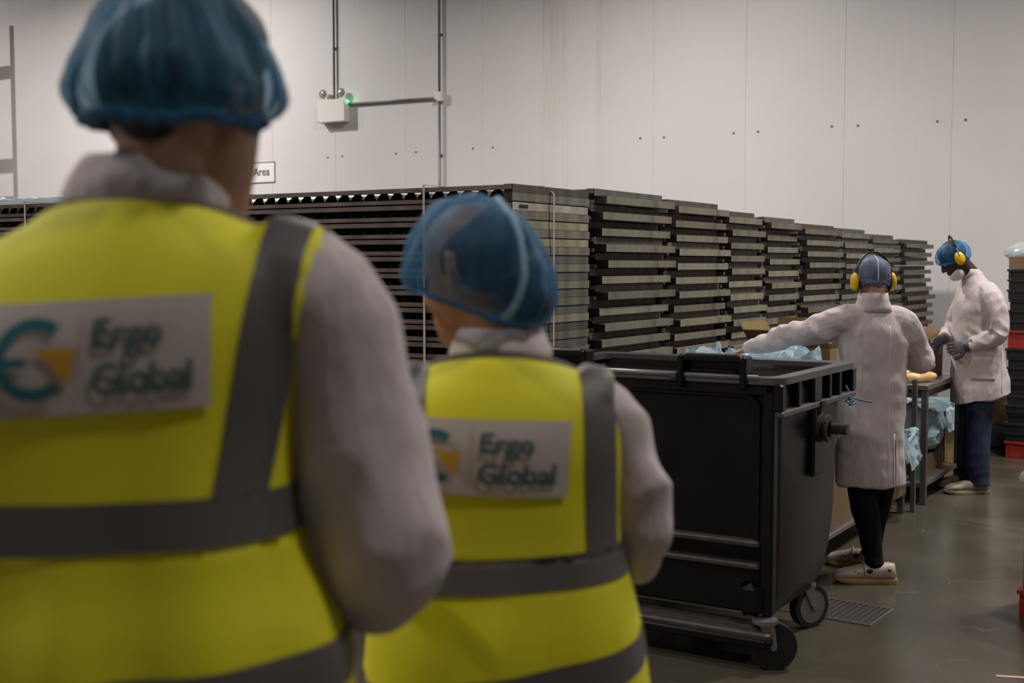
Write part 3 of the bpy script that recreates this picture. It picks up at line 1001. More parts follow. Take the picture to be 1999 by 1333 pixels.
    cr = [[v + Vector((off, 0, 0)) for v in ring((0, 0, z), rx, ry, 32, 2)] for off, z, rx, ry in
          ((.020, 1.500, .074, .082), (.008, 1.530, .066, .072), (-.005, 1.565, .060, .066))]
    cm = MB().loft(cr, cap=False).build('collar', M['coat'], coat, True)
    s = cm.modifiers.new('s', 'SOLIDIFY'); s.thickness = .005
    bv = BVHTree.FromPolygons([v.co for v in me.vertices], [p.vertices[:] for p in me.polygons])

    def near(x, z, off=.003):
        h = bv.ray_cast(Vector((x, -.8, z)), Vector((0, 1, 0)))
        return (h[0] if h[0] is not None else Vector((x, -.2, z))) + Vector((0, -off, 0))
    pk = MB(); g = [[near(-.03 + .14 * i / 8, .96 - .16 * j / 8) for i in range(9)] for j in range(9)]
    pk.add([p for r in g for p in r], [(j * 9 + i, (j + 1) * 9 + i, (j + 1) * 9 + i + 1, j * 9 + i + 1) for j in range(8) for i in range(8)])
    po = pk.build('pocket', M['coat'], coat, True)
    s = po.modifiers.new('s', 'SOLIDIFY'); s.thickness = .004
    MB().tube([near(.165, z / 100, .0) for z in range(68, 106, 3)], .003, 6).build('side_seam', mat('side_seam', (0.40, 0.35, 0.36), 0.8), coat, True)
    # gloves
    for (wr, d, pl, sd, el) in ((Nwr, (-.85, .15, -.15), (.1, .9, -.3), 1, Nel), (Fwr, (-.8, -.25, -.35), (0, -.9, -.3), -1, Fel)):
        g = MB()
        add_hand(g, wr, d, pl, .55 if sd == 1 else .45, 1.10, sd)
        back = (Vector(el) - Vector(wr)).normalized()
        g.tube([Vector(wr) - back * .015, Vector(wr) + back * .05], [.036, .044], 14)
        put('glove', fuse(g, .0045, 2), M['glove'], root, True)
    t = MB()
    t.loft([ring((.075, 0, .66), .10, .13), ring((.085, 0, .80), .115, .15), ring((.085, 0, .98), .10, .13)])
    t.tube(smooth_path([(.07, -.075, .80), (.062, -.08, .55), (.045, -.085, .32), (.058, -.09, .055)], 3), [.098, .096, .092, .088, .084, .080, .078, .076, .076, .080], 16)
    t.tube(smooth_path([(.07, .075, .80), (.060, .08, .55), (.050, .09, .32), (.060, .10, .055)], 3), [.098, .096, .092, .088, .084, .080, .078, .076, .076, .080], 16)
    tm = wrinkle(fuse(t, .007, 5), [((.045, -.085, .40), (.058, -.09, .03), .09, .012, .05, .8, .4)], base=.004, seed=4)
    put('trousers', tm, M['trousers_navy'], root, True)
    make_shoe(root, (.085, -.095, 0), R(92), .30, M['shoe_dirty'], M['shoe_dirty'], vents=False)
    make_shoe(root, (.105, .10, 0), R(80), .30, M['shoe_dirty'], M['shoe_dirty'], vents=False)
    return root


# ---- the two visitors in yellow vests close to the camera
def vest_person(root, spec):
    """shared construction: coat, vest cut from the coat's shape, tapes, patch"""
    b = MB()
    sec = smooth_path(spec['sec'], 3)
    rings_ = [ring((x, y, z), rx, ry, 36, p) for x, y, z, rx, ry, p in sec]
    b.loft(rings_)
    for pts, rad in spec['sleeves']:
        b.tube(smooth_path(pts, 3), [float(x[0]) for x in smooth_path([(r,) for r in rad], 3)], 18)
    for c, r in spec.get('blobs', []):
        b.ball(c, r, 16, 10)
    me = fuse(b, .008, 7)
    wrinkle(me, spec['folds'], base=.004, drape=spec['drape'], seed=spec['seed'], freq=6)
    coat = put('coat', me, M['coat'], root, True)
    # vest: same trunk, slightly larger, cut at neck, armholes and hem
    v = MB()
    g = .012
    v.loft([ring((x, y, z + (.006 if z > spec['ztop'] else 0)), rx + g, ry + g, 36, p) for x, y, z, rx, ry, p in sec if z > spec['hem'] - .1])
    for pts, rad in spec['sleeves']:
        q = smooth_path(pts[:2], 4)
        v.tube(q, [rad[0] + g + .004] * len(q), 18)
    vm = fuse(v, .009, 9)
    P, N = coords(vm)
    D = .004 * vnoise(P * 5 + spec['seed']) + .0025 * vnoise(P * np.array([14, 14, 6.]) + 2)
    cx = np.interp(P[:, 2], [s[2] for s in spec['sec']], [s[0] for s in spec['sec']])
    D += .006 * np.cos((P[:, 0] - cx) / .075 * 3.14159) * np.clip((1.36 * spec['k'] - P[:, 2]) / .3, 0, 1) * (P[:, 1] < 0)
    set_coords(vm, P + N * D[:, None])
    for co, no in spec['cuts'][2:]:
        cut(vm, co, no)
    zl = spec['zarm']
    for co, no in spec['cuts'][:2]:
        bm = bmesh.new(); bm.from_mesh(vm)
        for c_, n_ in ((co, no), ((0, 0, zl), (0, 0, 1))):
            bmesh.ops.bisect_plane(bm, geom=bm.verts[:] + bm.edges[:] + bm.faces[:], plane_co=c_, plane_no=n_)
        co_, no_ = Vector(co), Vector(no)
        kill = [f for f in bm.faces if (f.calc_center_median() - co_).dot(no_) > 0 and f.calc_center_median().z > zl]
        bmesh.ops.delete(bm, geom=kill, context='FACES')
        bm.to_mesh(vm); bm.free()
    full = vm.copy()
    vest = put('safety_vest', vm, M['vest'], root, True)
    s = vest.modifiers.new('s', 'SOLIDIFY'); s.thickness = .004; s.offset = 1
    # dark binding along the armholes and neck
    for ci, (co, no) in enumerate(spec['cuts'][:3]):
        co = Vector(co); no = Vector(no).normalized()
        e = slab(full, [(co - no * .010, -no)] + ([((0, 0, zl), (0, 0, -1)), (co + no * .003, no)] if ci < 2 else []), .0055)
        if len(e.polygons):
            put('binding', e, M['binding'], vest, True)
    for planes in spec['tapes']:
        e = slab(full, planes, .0065)
        put('reflective_tape', e, M['tape'], vest, True)
    pme = slab(full, [], .006)
    badge(vest, pme, **spec['badge'])
    # collar of the coat, folded over
    c0, rise = spec['collar']
    cr = [ring((c0[0] + dx, c0[1] + dy, c0[2] + z), rx, ry, 40, 2.1) for dx, dy, z, rx, ry in rise]
    cm = MB().loft(smooth_rings(cr), cap=False).mesh('collar')
    inflate(cm, 0)
    cm2 = put('collar', wrinkle(cm, base=.002, seed=2), M['coat'], coat, True)
    s = cm2.modifiers.new('s', 'SOLIDIFY'); s.thickness = .006
    # trousers and shoes (below the frame)
    t = MB(); hz = spec['hip']
    hx = spec['sec'][0][0]
    t.loft([ring((hx, .02, hz - .18), .15, .10), ring((hx, .02, hz), .16, .11), ring((hx, .02, hz + .12), .14, .10)])
    for sx in (-1, 1):
        t.tube([(hx + sx * .085, .02, hz - .05), (hx + sx * .09, .03, hz * .5), (hx + sx * .095, .03 + sx * .08, .07)], [.095, .075, .062], 14)
    put('trousers', fuse(t, .012, 5), M['trousers_black'], root, True)
    for sx in (-1, 1):
        make_shoe(root, (hx + sx * .095, .02 + sx * .08, 0), R(-sx * 6), .29, vents=False)
    return coat


def smooth_rings(rs):
    return rs


def man():
    root = empty('person', cam_frame(300, 1.45), YAW,
                 'tall person in yellow safety vest and puffy blue hair net, closest to the viewer', 'person')
    k = 1655.0
    X = lambda px: (px - 300) / k
    Z = lambda py: 1.6 - (py - 515) / k
    head = (X(360), .015, Z(238))
    Rsh, Rel, Rwr = (X(640), -.01, Z(575)), (X(738), .03, Z(1090)), (X(690), .27, Z(1140))
    Lsh, Lel, Lwr = (X(-60), -.01, Z(575)), (X(-230), .03, Z(1060)), (X(-190), .27, Z(1100))
    o, T, Rm = person(root, head, R(-27), R(8), (X(326), -.005, Z(370)),
                      [((X(210), .02, .85), .15, .10), ((X(205), .02, 1.1), .14, .10), ((X(215), .01, 1.35), .16, .10), ((X(270), 0, 1.52), .15, .08), ((X(310), 0, 1.62), .07, .06)],
                      [([(X(450), 0, 1.56), Rsh, Rel, Rwr], [.045, .045, .038, .03]), ([(X(120), 0, 1.56), Lsh, Lel, Lwr], [.045, .045, .038, .03])],
                      [([(X(210) - .085, .02, .92), (X(210) - .09, .03, .5), (X(210) - .095, -.05, .08)], [.09, .06, .04]),
                       ([(X(210) + .085, .02, .92), (X(210) + .09, .03, .5), (X(210) + .095, .11, .08)], [.09, .06, .04])],
                      M['skin'], 1.09, voxel=.006,
                      hands=[dict(wrist=Rwr, direction=(-.25, .9, -.1), palm=(-.6, 0, -.7), curl=.5, side=1),
                             dict(wrist=Lwr, direction=(.25, .9, -.1), palm=(.6, 0, -.7), curl=.5, side=-1)])
    hb = MB(); hb.ball(T(0, -.014, .040), (.088, .102, .094), 24, 14, rot=Rm); hb.ball(T(.02, .0, .085), (.07, .085, .07), 20, 12, rot=Rm); hb.ball(T(.01, -.062, -.012), (.040, .026, .036), 16, 10, rot=Rm)
    put('hair', fuse(hb, .006, 3), M['hair'], root, True)
    bouffant(root, [(X(352), -.01, Z(246), .094, .100), (X(352), -.01, Z(236), .108, .115), (X(356), -.01, Z(205), .121, .128), (X(358), -.01, Z(160), .119, .126),
                    (X(358), -.005, Z(95), .102, .113), (X(352), 0, Z(20), .074, .090), (X(345), 0, Z(-20), .050, .062), (X(340), 0, Z(-38), .02, .02)],
             9, .013, M['net_dense'], band=.007)
    sp = dict(
        k=1.08, seed=2.2, hip=.98, hem=.93, ztop=Z(440),
        sec=[(X(215), .02, .62, .27, .19, 2.4), (X(215), .02, .82, .28, .19, 2.4), (X(212), .02, .98, .275, .18, 2.4), (X(205), .01, Z(1250), .268, .170, 2.5),
             (X(195), .01, Z(1100), .246, .155, 2.5), (X(190), .008, Z(1000), .232, .148, 2.6), (X(198), .005, Z(850), .222, .142, 2.6),
             (X(225), 0, Z(720), .214, .137, 2.6), (X(255), 0, Z(620), .210, .128, 2.6), (X(275), 0, Z(540), .196, .112, 2.6), (X(285), -.002, Z(490), .165, .098, 2.5),
             (X(288), -.004, Z(445), .115, .084, 2.2), (X(290), -.004, Z(410), .078, .068, 2.1), (X(292), -.002, Z(390), .060, .058, 2)],
        sleeves=[([(X(500), -.005, Z(560)), (X(615), -.005, Z(590)), (X(668), .005, Z(760)), (X(710), .015, Z(920)), Rel, (X(715), .13, Z(1135)), (X(695), .25, Z(1140))],
                  [.072, .078, .078, .082, .083, .072, .055]),
                 ([(X(80), -.005, Z(610)), (X(-40), -.005, Z(660)), (X(-110), .005, Z(790)), (X(-180), .015, Z(920)), Lel, (X(-210), .13, Z(1090)), (X(-195), .25, Z(1100))],
                  [.072, .078, .076, .074, .072, .066, .055])],
        blobs=[((X(722), .05, Z(1165)), (.060, .065, .060)), ((X(-215), .05, Z(1130)), (.058, .06, .055))],
        folds=[(Rsh, Rel, .11, .016, .10, .6, .7)], drape=(X(210), 0, 1.3, .7, 7, .010),
        zarm=1.285, cuts=[((.207, 0, 1.50), (1.0, .06, -.03)), ((-.235, 0, 1.50), (-1.0, .06, .10)), ((X(290), -.06, Z(398)), (0, .40, 1.0)), ((0, 0, .93), (0, 0, -1))],
        tapes=[], collar=((X(293), -.006, Z(400)), ((0, 0, -.012, .092, .082), (0, 0, .006, .094, .083), (.0, 0, .028, .086, .076), (.002, 0, .046, .077, .069), (.004, 0, .054, .072, .064))),
        badge=dict(x0=-.138, ztop=1.556, w=.238, h=.121, tilt=R(3.2), shear=.06))
    # tapes: two hoops round the body, one over each shoulder
    hz = lambda py, sl: ((X(200), 0, Z(py)), (sl, 0, 1))
    sp['tapes'] += [[((-.06, 0, 1.344), (-.02, 0, 1)), ((-.06, 0, 1.289), (.02, 0, -1))],
                    [((-.06, 0, 1.153), (-.05, 0, 1)), ((-.06, 0, 1.098), (.05, 0, -1))]]
    for t0, t1 in ((.168, .117), (-.235, -.29)):
        d = Vector((t0 - t1, 0, 1.63 - 1.33)).normalized(); nrm = Vector((d.z, 0, -d.x))
        mid = Vector(((t0 + t1) / 2, 0, 1.48))
        sp['tapes'].append([(mid + nrm * .0248, nrm), (mid - nrm * .0248, -nrm), (Vector((-.06, 0, 1.345)), Vector((-.02, 0, -1)))])
    vest_person(root, sp)
    return root


def woman():
    root = empty('person', cam_frame(985, 1.95), YAW,
                 'shorter person in yellow safety vest, blue hair net over a low bun, head turned away', 'person')
    k = 1231.0
    X = lambda px: (px - 985) / k
    Z = lambda py: 1.6 - (py - 515) / k
    head = (X(930), .01, Z(534))
    Rsh, Rel, Rwr = (X(1185), -.01, Z(790)), (X(1262), .04, Z(1060)), (X(1235), .23, Z(1120))
    Lsh, Lel, Lwr = (X(775), -.01, Z(790)), (X(700), .04, Z(1060)), (X(730), .23, Z(1120))
    o, T, Rm = person(root, head, R(52), R(10), (X(965), -.005, Z(660)),
                      [((0, .02, .75), .15, .10), ((0, .02, 1.0), .13, .09), ((0, .01, 1.2), .13, .09), ((0, 0, 1.35), .13, .07), ((0, 0, 1.42), .06, .05)],
                      [([(X(1090), 0, 1.36), Rsh, Rel, Rwr], [.036, .036, .032, .026]), ([(X(880), 0, 1.36), Lsh, Lel, Lwr], [.036, .036, .032, .026])],
                      [([(-.08, .02, .82), (-.085, .03, .45), (-.09, -.06, .08)], [.085, .055, .037]),
                       ([(.08, .02, .82), (.085, .03, .45), (.09, .10, .08)], [.085, .055, .037])],
                      M['skin_tan'], .93, voxel=.006,
                      hands=[dict(wrist=Rwr, direction=(-.3, .9, .0), palm=(-.5, 0, -.7), curl=.5, side=1, s=.9),
                             dict(wrist=Lwr, direction=(.3, .9, .0), palm=(.5, 0, -.7), curl=.5, side=-1, s=.9)])
    hb = MB(); hb.ball(T(0, -.018, .026), (.074, .088, .084), 24, 14, rot=Rm)
    hb.ball((X(1035), -.035, Z(588)), (.034, .034, .037), 16, 10)
    hb.tube([T(0, -.08, -.01), (X(1035), -.035, Z(588))], [.05, .026], 12)
    put('hair', fuse(hb, .006, 3), M['hair'], root, True)
    c = (X(940), 0, Z(510))
    bouffant(root, [(X(938), 0, Z(604), .096, .088), (X(944), 0, Z(594), .112, .100), (X(952), -.004, Z(568), .124, .106), (X(950), -.004, Z(520), .124, .108),
                    (X(938), 0, Z(465), .106, .100), (X(926), 0, Z(420), .076, .078), (X(920), 0, Z(396), .04, .04), (X(918), 0, Z(390), .01, .01)],
             12, .0045, M['net'], band=.004, seam=(80, 80, 6, 99, .0065), tilt=(c, Matrix.Rotation(R(20), 3, 'Y')))
    sp = dict(
        k=.90, seed=5.7, hip=.86, hem=.83, ztop=Z(730),
        sec=[(0, .02, .55, .235, .17, 2.4), (0, .02, .72, .235, .165, 2.4), (0, .015, .85, .225, .16, 2.4), (X(985), .01, Z(1250), .212, .150, 2.5),
             (X(980), .01, Z(1140), .197, .138, 2.5), (X(978), .008, Z(1060), .180, .126, 2.5), (X(975), .005, Z(950), .180, .122, 2.5), (X(975), 0, Z(860), .183, .118, 2.5),
             (X(977), 0, Z(800), .176, .108, 2.5), (X(978), -.002, Z(755), .145, .094, 2.4), (X(977), -.002, Z(722), .100, .080, 2.2), (X(975), -.002, Z(700), .075, .068, 2.1),
             (X(974), -.002, Z(684), .062, .060, 2)],
        sleeves=[([(X(1120), -.005, Z(790)), (X(1180), -.005, Z(805)), (X(1222), .005, Z(900)), (X(1252), .02, Z(985)), Rel, (X(1250), .11, Z(1095)), (X(1238), .21, Z(1115))],
                  [.052, .055, .055, .055, .053, .048, .040]),
                 ([(X(840), -.005, Z(790)), (X(780), -.005, Z(805)), (X(740), .005, Z(900)), (X(712), .02, Z(985)), Lel, (X(718), .11, Z(1085)), (X(728), .21, Z(1115))],
                  [.052, .055, .055, .055, .053, .048, .040])],
        blobs=[((X(1258), .05, Z(1105)), (.040, .048, .050))],
        folds=[(Rsh, Rel, .09, .014, .08, .6, .7)], drape=(0, 0, 1.15, .6, 7, .008),
        zarm=1.15, cuts=[((.199, 0, 1.30), (1.0, .06, -.02)), ((-.192, 0, 1.30), (-1.0, .06, -.02)), ((X(975), -.06, Z(690)), (0, .40, 1.0)), ((0, 0, .80), (0, 0, -1))],
        tapes=[], collar=((X(976), -.006, Z(690)), ((0, 0, -.010, .080, .072), (0, 0, .006, .080, .072), (.0, 0, .022, .073, .066), (.0, 0, .036, .068, .061), (.0, 0, .043, .064, .058))),
        badge=dict(x0=-.166, ztop=1.372, w=.268, h=.113, tilt=R(-1.6), shear=.05))
    sp['tapes'] += [[((0, 0, 1.158), (-.05, 0, 1)), ((0, 0, 1.106), (.05, 0, -1))],
                    [((0, 0, .984), (-.17, 0, 1)), ((0, 0, .932), (.17, 0, -1))]]
    for sx in (1, -1):
        top = sx * .141; bot = sx * .147
        d = Vector((top - bot, 0, .30)).normalized(); nrm = Vector((d.z, 0, -d.x))
        mid = Vector(((top + bot) / 2, 0, 1.29))
        sp['tapes'].append([(mid + nrm * .024, nrm), (mid - nrm * .024, -nrm), (Vector((0, 0, 1.160)), Vector((-.05, 0, -1)))])
    vest_person(root, sp)
    return root


man()
woman()
worker_near()
worker_far()


# ------------------------------------------------------------------ black wheeled container
def container():
    W_, D_, H_ = 1.30, 1.0, 1.153
    root = empty('waste_container', (-2.935, 4.603, 0), 0, 'large black four-wheeled waste container with open top beside the coated workers', 'bin')

    def rr(x0, x1, y0, y1, z, r=.06, n=5):
        out = []
        for cx, cy, a0 in ((x1 - r, y0 + r, -90), (x1 - r, y1 - r, 0), (x0 + r, y1 - r, 90), (x0 + r, y0 + r, 180)):
            for i in range(n + 1):
                a = R(a0 + 90 * i / n)
                out.append(Vector((cx + r * math.cos(a), cy + r * math.sin(a), z)))
        return out
    b = MB()
    outer = [rr(.06, 1.24, .10, .62, .19, .05), rr(.05, 1.25, .07, .72, .24), rr(.045, 1.255, .055, .80, .34), rr(.04, 1.26, .05, .845, .50), rr(.035, 1.265, .045, .86, .80), rr(.03, 1.27, .04, .875, 1.04), rr(.03, 1.27, .04, .90, 1.13)]
    inner = [rr(.055, 1.245, .065, .875, 1.13), rr(.055, 1.245, .065, .85, 1.04), rr(.06, 1.24, .075, .835, .80), rr(.065, 1.235, .08, .82, .50), rr(.08, 1.22, .10, .70, .28, .05)]
    b.loft(outer + inner, cap=False)
    n = len(outer[0])
    b.f.append(tuple(range(n))[::-1]); b.mi.append(0)
    b.f.append(tuple(len(b.v) - n + j for j in range(n))); b.mi.append(0)
    body = b.build('container_body', M['bin'], root, True)
    # front frame: uprights, top rail, two worn bars, lower panel, foot ledge
    for x0, x1 in ((.03, .075), (1.215, 1.268)):
        MB().box((x0, .0, .20), (x1, .06, 1.10), bev=.01).build('corner_upright', M['bin'], root)
    MB().box((.06, .012, 1.075), (1.24, .06, 1.13), bev=.01).build('top_rail', M['bin'], root)
    for z in (.485, .395):
        o = MB().box((.075, -.004, z - .012), (1.215, .062, z + .012), bev=.006).build('front_bar', M['rust'], root)
    MB().box((.075, .025, .20), (1.215, .07, .385), bev=.01).build('lower_panel', M['bin'], root)
    for x in (.085, 1.135):
        MB().box((x, -.035, .20), (x + .10, .03, .335), bev=.025).build('corner_block', M['bin'], root)
    MB().box((.0, -.090, .128), (1.29, .08, .158), bev=.008).build('foot_ledge', M['rust'], root)
    MB().box((.0, -.095, .098), (1.29, .16, .135), bev=.008).build('base_plate', M['bin'], root)
    # rounded edge of the front recess
    pts = [(.10, .018, .52)] + [(.10 + .0, .018, 1.0)]
    arc = [(.16 - .06 * math.cos(R(a)), .022, 1.015 + .06 * math.sin(R(a))) for a in range(0, 91, 18)]
    arc2 = [(1.14 + .06 * math.sin(R(a)), .022, 1.015 + .06 * math.cos(R(a))) for a in range(0, 91, 18)]
    MB().tube([(.10, .022, .50)] + arc + arc2 + [(1.20, .022, .50)], .008, 6).build('recess_edge', M['bin'], root)
    # rim: flat flange with a front lip, its highlight put in as paler colour
    rim = MB()
    ro = rr(.0, W_, .0, D_, 1.153, .07); ri = rr(.075, W_ - .06, .055, D_ - .12, 1.153, .05)
    lo = [v - Vector((0, 0, .028)) for v in ro]; li = [v - Vector((0, 0, .028)) for v in ri]
    rim.loft([lo, ro, ri, li, lo], cap=False)
    rm = rim.build('rim', M['bin_edge'], root)
    lip = MB().tube([(.10, .004, 1.150), (W_ - .10, .004, 1.150)], .011, 8).build('rim_lip', mat('highlit_lip', (.16, .15, .155), .35), rm, True)
    # pockets under the rim on the two short sides and the front
    for x0, x1 in ((W_ - .042, W_ + .0), (.0, .042)):
        for y, w in ((.005, .045), (.20, .035), (.40, .10), (.60, .035), (.74, .035), (.94, .055)):
            MB().box((x0, y, 1.02), (x1, y + w, 1.127), bev=.006).build('rim_rib', M['bin'], rm)
        MB().box((x0 - .002, .01, .995), (x1 + .002, .99, 1.022), bev=.006).build('lower_rail', M['bin_edge'], rm)
        MB().box((min(x0, x1) + .0, .01, 1.022), (min(x0, x1) + .008 if x0 > .5 else .008, .99, 1.03), 0).build('rail_lip', M['bin'], rm)
    # corner gusset and the back skirt
    MB().box((.02, D_ - .045, .985), (W_ - .02, D_ - .005, 1.127), bev=.01).build('back_skirt', M['bin'], rm)
    # lift handles on the front rim
    for x0, x1 in ((.14, .44), (.86, 1.157)):
        h = MB()
        h.box((x0, -.02, 1.10), (x0 + .028, .06, 1.235), bev=.008)
        h.box((x1 - .028, -.02, 1.10), (x1, .06, 1.235), bev=.008)
        h.box((x0 + .02, -.012, 1.205), (x1 - .02, .055, 1.238), bev=.008)
        h.box((x0 + .02, .035, 1.15), (x1 - .02, .05, 1.215), 0)
        h.box((x0 + .05, .0, 1.168), (x1 - .05, .02, 1.176), 0)
        h.build('lid_handle', M['bin'], rm)
        MB().box((x0 - .03, -.022, 1.135), (x0 - .002, .02, 1.160), bev=.004).build('handle_foot', M['bin_edge'], rm)
    # trunnion on the short sides
    for sx, xb in ((1, 1.262), (-1, .038)):
        tr = MB()
        tr.box((min(xb, xb + sx * .03), .43, .70), (max(xb, xb + sx * .03), .56, 1.02), bev=.01)
        plate = tr.build('trunnion_plate', M['bin'], root)
        for k, (d0, d1, r) in enumerate(((.03, .045, .062), (.058, .073, .060))):
            MB().cyl((xb + sx * d0, .50, .905), (xb + sx * d1, .50, .905), r, 24).build('flange_disc', M['rust'], plate)
        MB().cyl((xb, .50, .905), (xb + sx * .085, .50, .905), .036, 20).build('sleeve', M['bin'], plate)
        MB().cyl((xb + sx * .08, .50, .905), (xb + sx * .15, .50, .905), .024, 20).build('pin', M['rust'], plate)
        st = MB()
        st.add([(xb + sx * .004, .455, 1.02), (xb + sx * .05, .47, 1.02), (xb + sx * .05, .53, 1.02), (xb + sx * .004, .545, 1.02),
                (xb + sx * .004, .485, .93), (xb + sx * .03, .49, .93), (xb + sx * .03, .51, .93), (xb + sx * .004, .515, .93)],
               [(0, 1, 2, 3), (4, 7, 6, 5), (0, 4, 5, 1), (1, 5, 6, 2), (2, 6, 7, 3), (3, 7, 4, 0)])
        st.build('gusset', M['rust'], plate)
    # castors
    for (x, y, ang, mt) in ((1.25, -.02, 30, M['black_plastic']), (1.20, .60, 62, M['wheel_grey']), (.06, -.02, 10, M['black_plastic']), (.12, .60, 40, M['black_plastic'])):
        a = R(ang); dx, dy = math.cos(a), math.sin(a)
        ax = Vector((-dy, dx, 0)); c = Vector((x + dx * .03, y + dy * .03, .095))
        wh = MB().cyl(c - ax * .022, c + ax * .022, .095, 28).build('castor', M['black_plastic'], root)
        MB().cyl(c - ax * .024, c + ax * .024, .072, 24).build('wheel_disc', mt, wh)
        MB().cyl(c - ax * .040, c + ax * .040, .012, 12).build('axle', M['steel'], wh)
        fk = MB()
        for s_ in (-1, 1):
            p = c + ax * s_ * .034
            q = Vector((x, y, .195)) + ax * s_ * .030
            fk.tube([p, q], [(.014, .003), (.030, .003)], 8, side=(dx, dy, 0))
        fk.cyl((x, y, .185), (x, y, .20), .05, 20)
        fk.build('fork', M['steel'], wh)
    return root


container()
# twine knotted to the rim corner
tw = MB()
p0 = Vector((-1.655, 5.50, 1.03))
tw.tube([p0 + Vector(d) for d in ((0, 0, 0.02), (.02, .01, -.02), (.01, .03, -.05), (.03, .0, -.065), (.0, -.01, -.05), (.02, .02, -.035), (.07, .03, -.048), (.11, .04, -.052))], .004, 6)
tw.tube([p0 + Vector(d) for d in ((.01, 0, -.03), (.035, .01, -.05), (.01, .02, -.07), (.04, .03, -.06))], .004, 6)
tag(tw.build('twine', M['blue_string'], None, True), 'short blue twine knotted on the container rim corner', 'string')


# ------------------------------------------------------------------ stacks of baking trays
U0 = -3.13
PITCH_T = .0860
_cache = {}


def tray_meshes(L, D, prot):
    key = (L, D, prot)
    if key in _cache:
        return _cache[key]
    d = {}
    h1, h2 = .022, .020
    zt = .080
    # rails on the two long sides (upper and lower), thin slats of worn wood
    def bx(lo, hi, mi=0): return MB().box(lo, hi, mi)
    d['rail_uf'] = bx((-L + .0, 0, zt - h1), (0, .035, zt)).mesh('side_rail')
    d['rail_lf'] = bx((-L + .0, .004, .002), (0, .035, .002 + h2)).mesh('side_rail')
    d['rail_ub'] = bx((-L + .0, D - .035, zt - h1), (0, D, zt)).mesh('side_rail')
    d['rail_lb'] = bx((-L + .0, D - .035, .002), (0, D - .004, .002 + h2)).mesh('side_rail')
    # end boards on the short sides: upper one set back, lower one proud; near tips are dark
    tip = [0, 0, 1, 0, 1, 0]
    d['end_u'] = bx((-.045, .010, .046), (.004, D - .010, .084), tip).mesh('end_board')
    d['end_l'] = bx((-.045, .030 if prot > .03 else .004, .004), (prot, D + (.03 if prot > .03 else 0), .044), tip).mesh('end_board')
    d['end_far'] = bx((-L - .004, .006, .004), (-L + .045, D - .006, .082), tip).mesh('end_board')
    n = int(L / .088)
    vs = []; fs = []
    K = 10
    for i in range(n * K + 1):
        x = -L + .045 + (L - .09) * i / (n * K)
        z = .024 + .036 * abs(math.sin(math.pi * i / K)) ** .8
        vs += [(x, .012, z), (x, D - .012, z)]
    for i in range(n * K):
        fs.append((2 * i, 2 * i + 1, 2 * i + 3, 2 * i + 2))
    m = MB().add(vs, fs).mesh('corrugated_pan')
    d['pan'] = m
    _cache[key] = d
    return d


ORD = ['topmost', 'second', 'third', 'fourth', 'fifth', 'sixth', 'seventh', 'eighth', 'ninth', 'tenth', 'eleventh', 'twelfth', 'thirteenth',
       'fourteenth', 'fifteenth', 'sixteenth', 'seventeenth', 'eighteenth', 'nineteenth', 'twentieth', 'twenty-first', 'twenty-second', 'twenty-third']
rnd = random.Random(5)


def tray(root_loc, rz, L, D, prot, mats):
    d = tray_meshes(L, D, prot)
    root = empty('baking_tray', root_loc, rz)
    for nm, key, mt in (('side_rail', 'rail_uf', M['tray_rail']), ('side_rail', 'rail_lf', M['tray_rail']), ('side_rail', 'rail_ub', M['tray_rail']),
                        ('side_rail', 'rail_lb', M['tray_rail']), ('end_board', 'end_u', mats[0]), ('end_board', 'end_l', mats[1]),
                        ('end_board', 'end_far', M['tray_end']), ('corrugated_pan', 'pan', M['pan'])):
        me = d[key]
        if not me.materials:
            me.materials.append(None)
            if key.startswith('end'): me.materials.append(M['tray_tip'])
        o = bpy.data.objects.new(nm, me)
        COL.objects.link(o)
        o.parent = root
        o.material_slots[0].link = 'OBJECT'
        o.material_slots[0].material = mt
    return root


# (v start, v depth, right end u, length, top height, name in words, forward jitter)
stacks = [
    ('the nearest strapped stack', 5.00, .775, U0, 2.42, 1.985, .006, 'wide'),
    ('the strapped stack with plastic sheeting on top', 5.02, .80, U0 - 3.10, 2.60, 1.985, .006, 'left'),
    ('the stack just past the nearest strapped one', 5.83, .87, U0 - .02, 1.0, 2.005, .07, ''),
    ('the third stack along the row', 6.78, .80, U0 - .02, 1.0, 1.99, .07, ''),
    ('the fourth stack along the row', 7.67, .62, U0 - .01, 1.0, 1.955, .05, ''),
    ('the fifth stack along the row', 8.38, .64, U0 - .01, 1.0, 1.935, .05, ''),
    ('the sixth stack along the row', 9.13, .90, U0 - .0, 1.0, 1.91, .06, ''),
    ('the seventh stack along the row', 10.12, .85, U0 - .0, 1.0, 1.90, .05, ''),
    ('the next to last stack along the row', 11.06, .86, U0 - .02, 1.0, 1.87, .05, ''),
    ('the far end stack by the panel wall', 12.03, 1.10, U0 - .02, 1.0, 1.84, .06, ''),
]
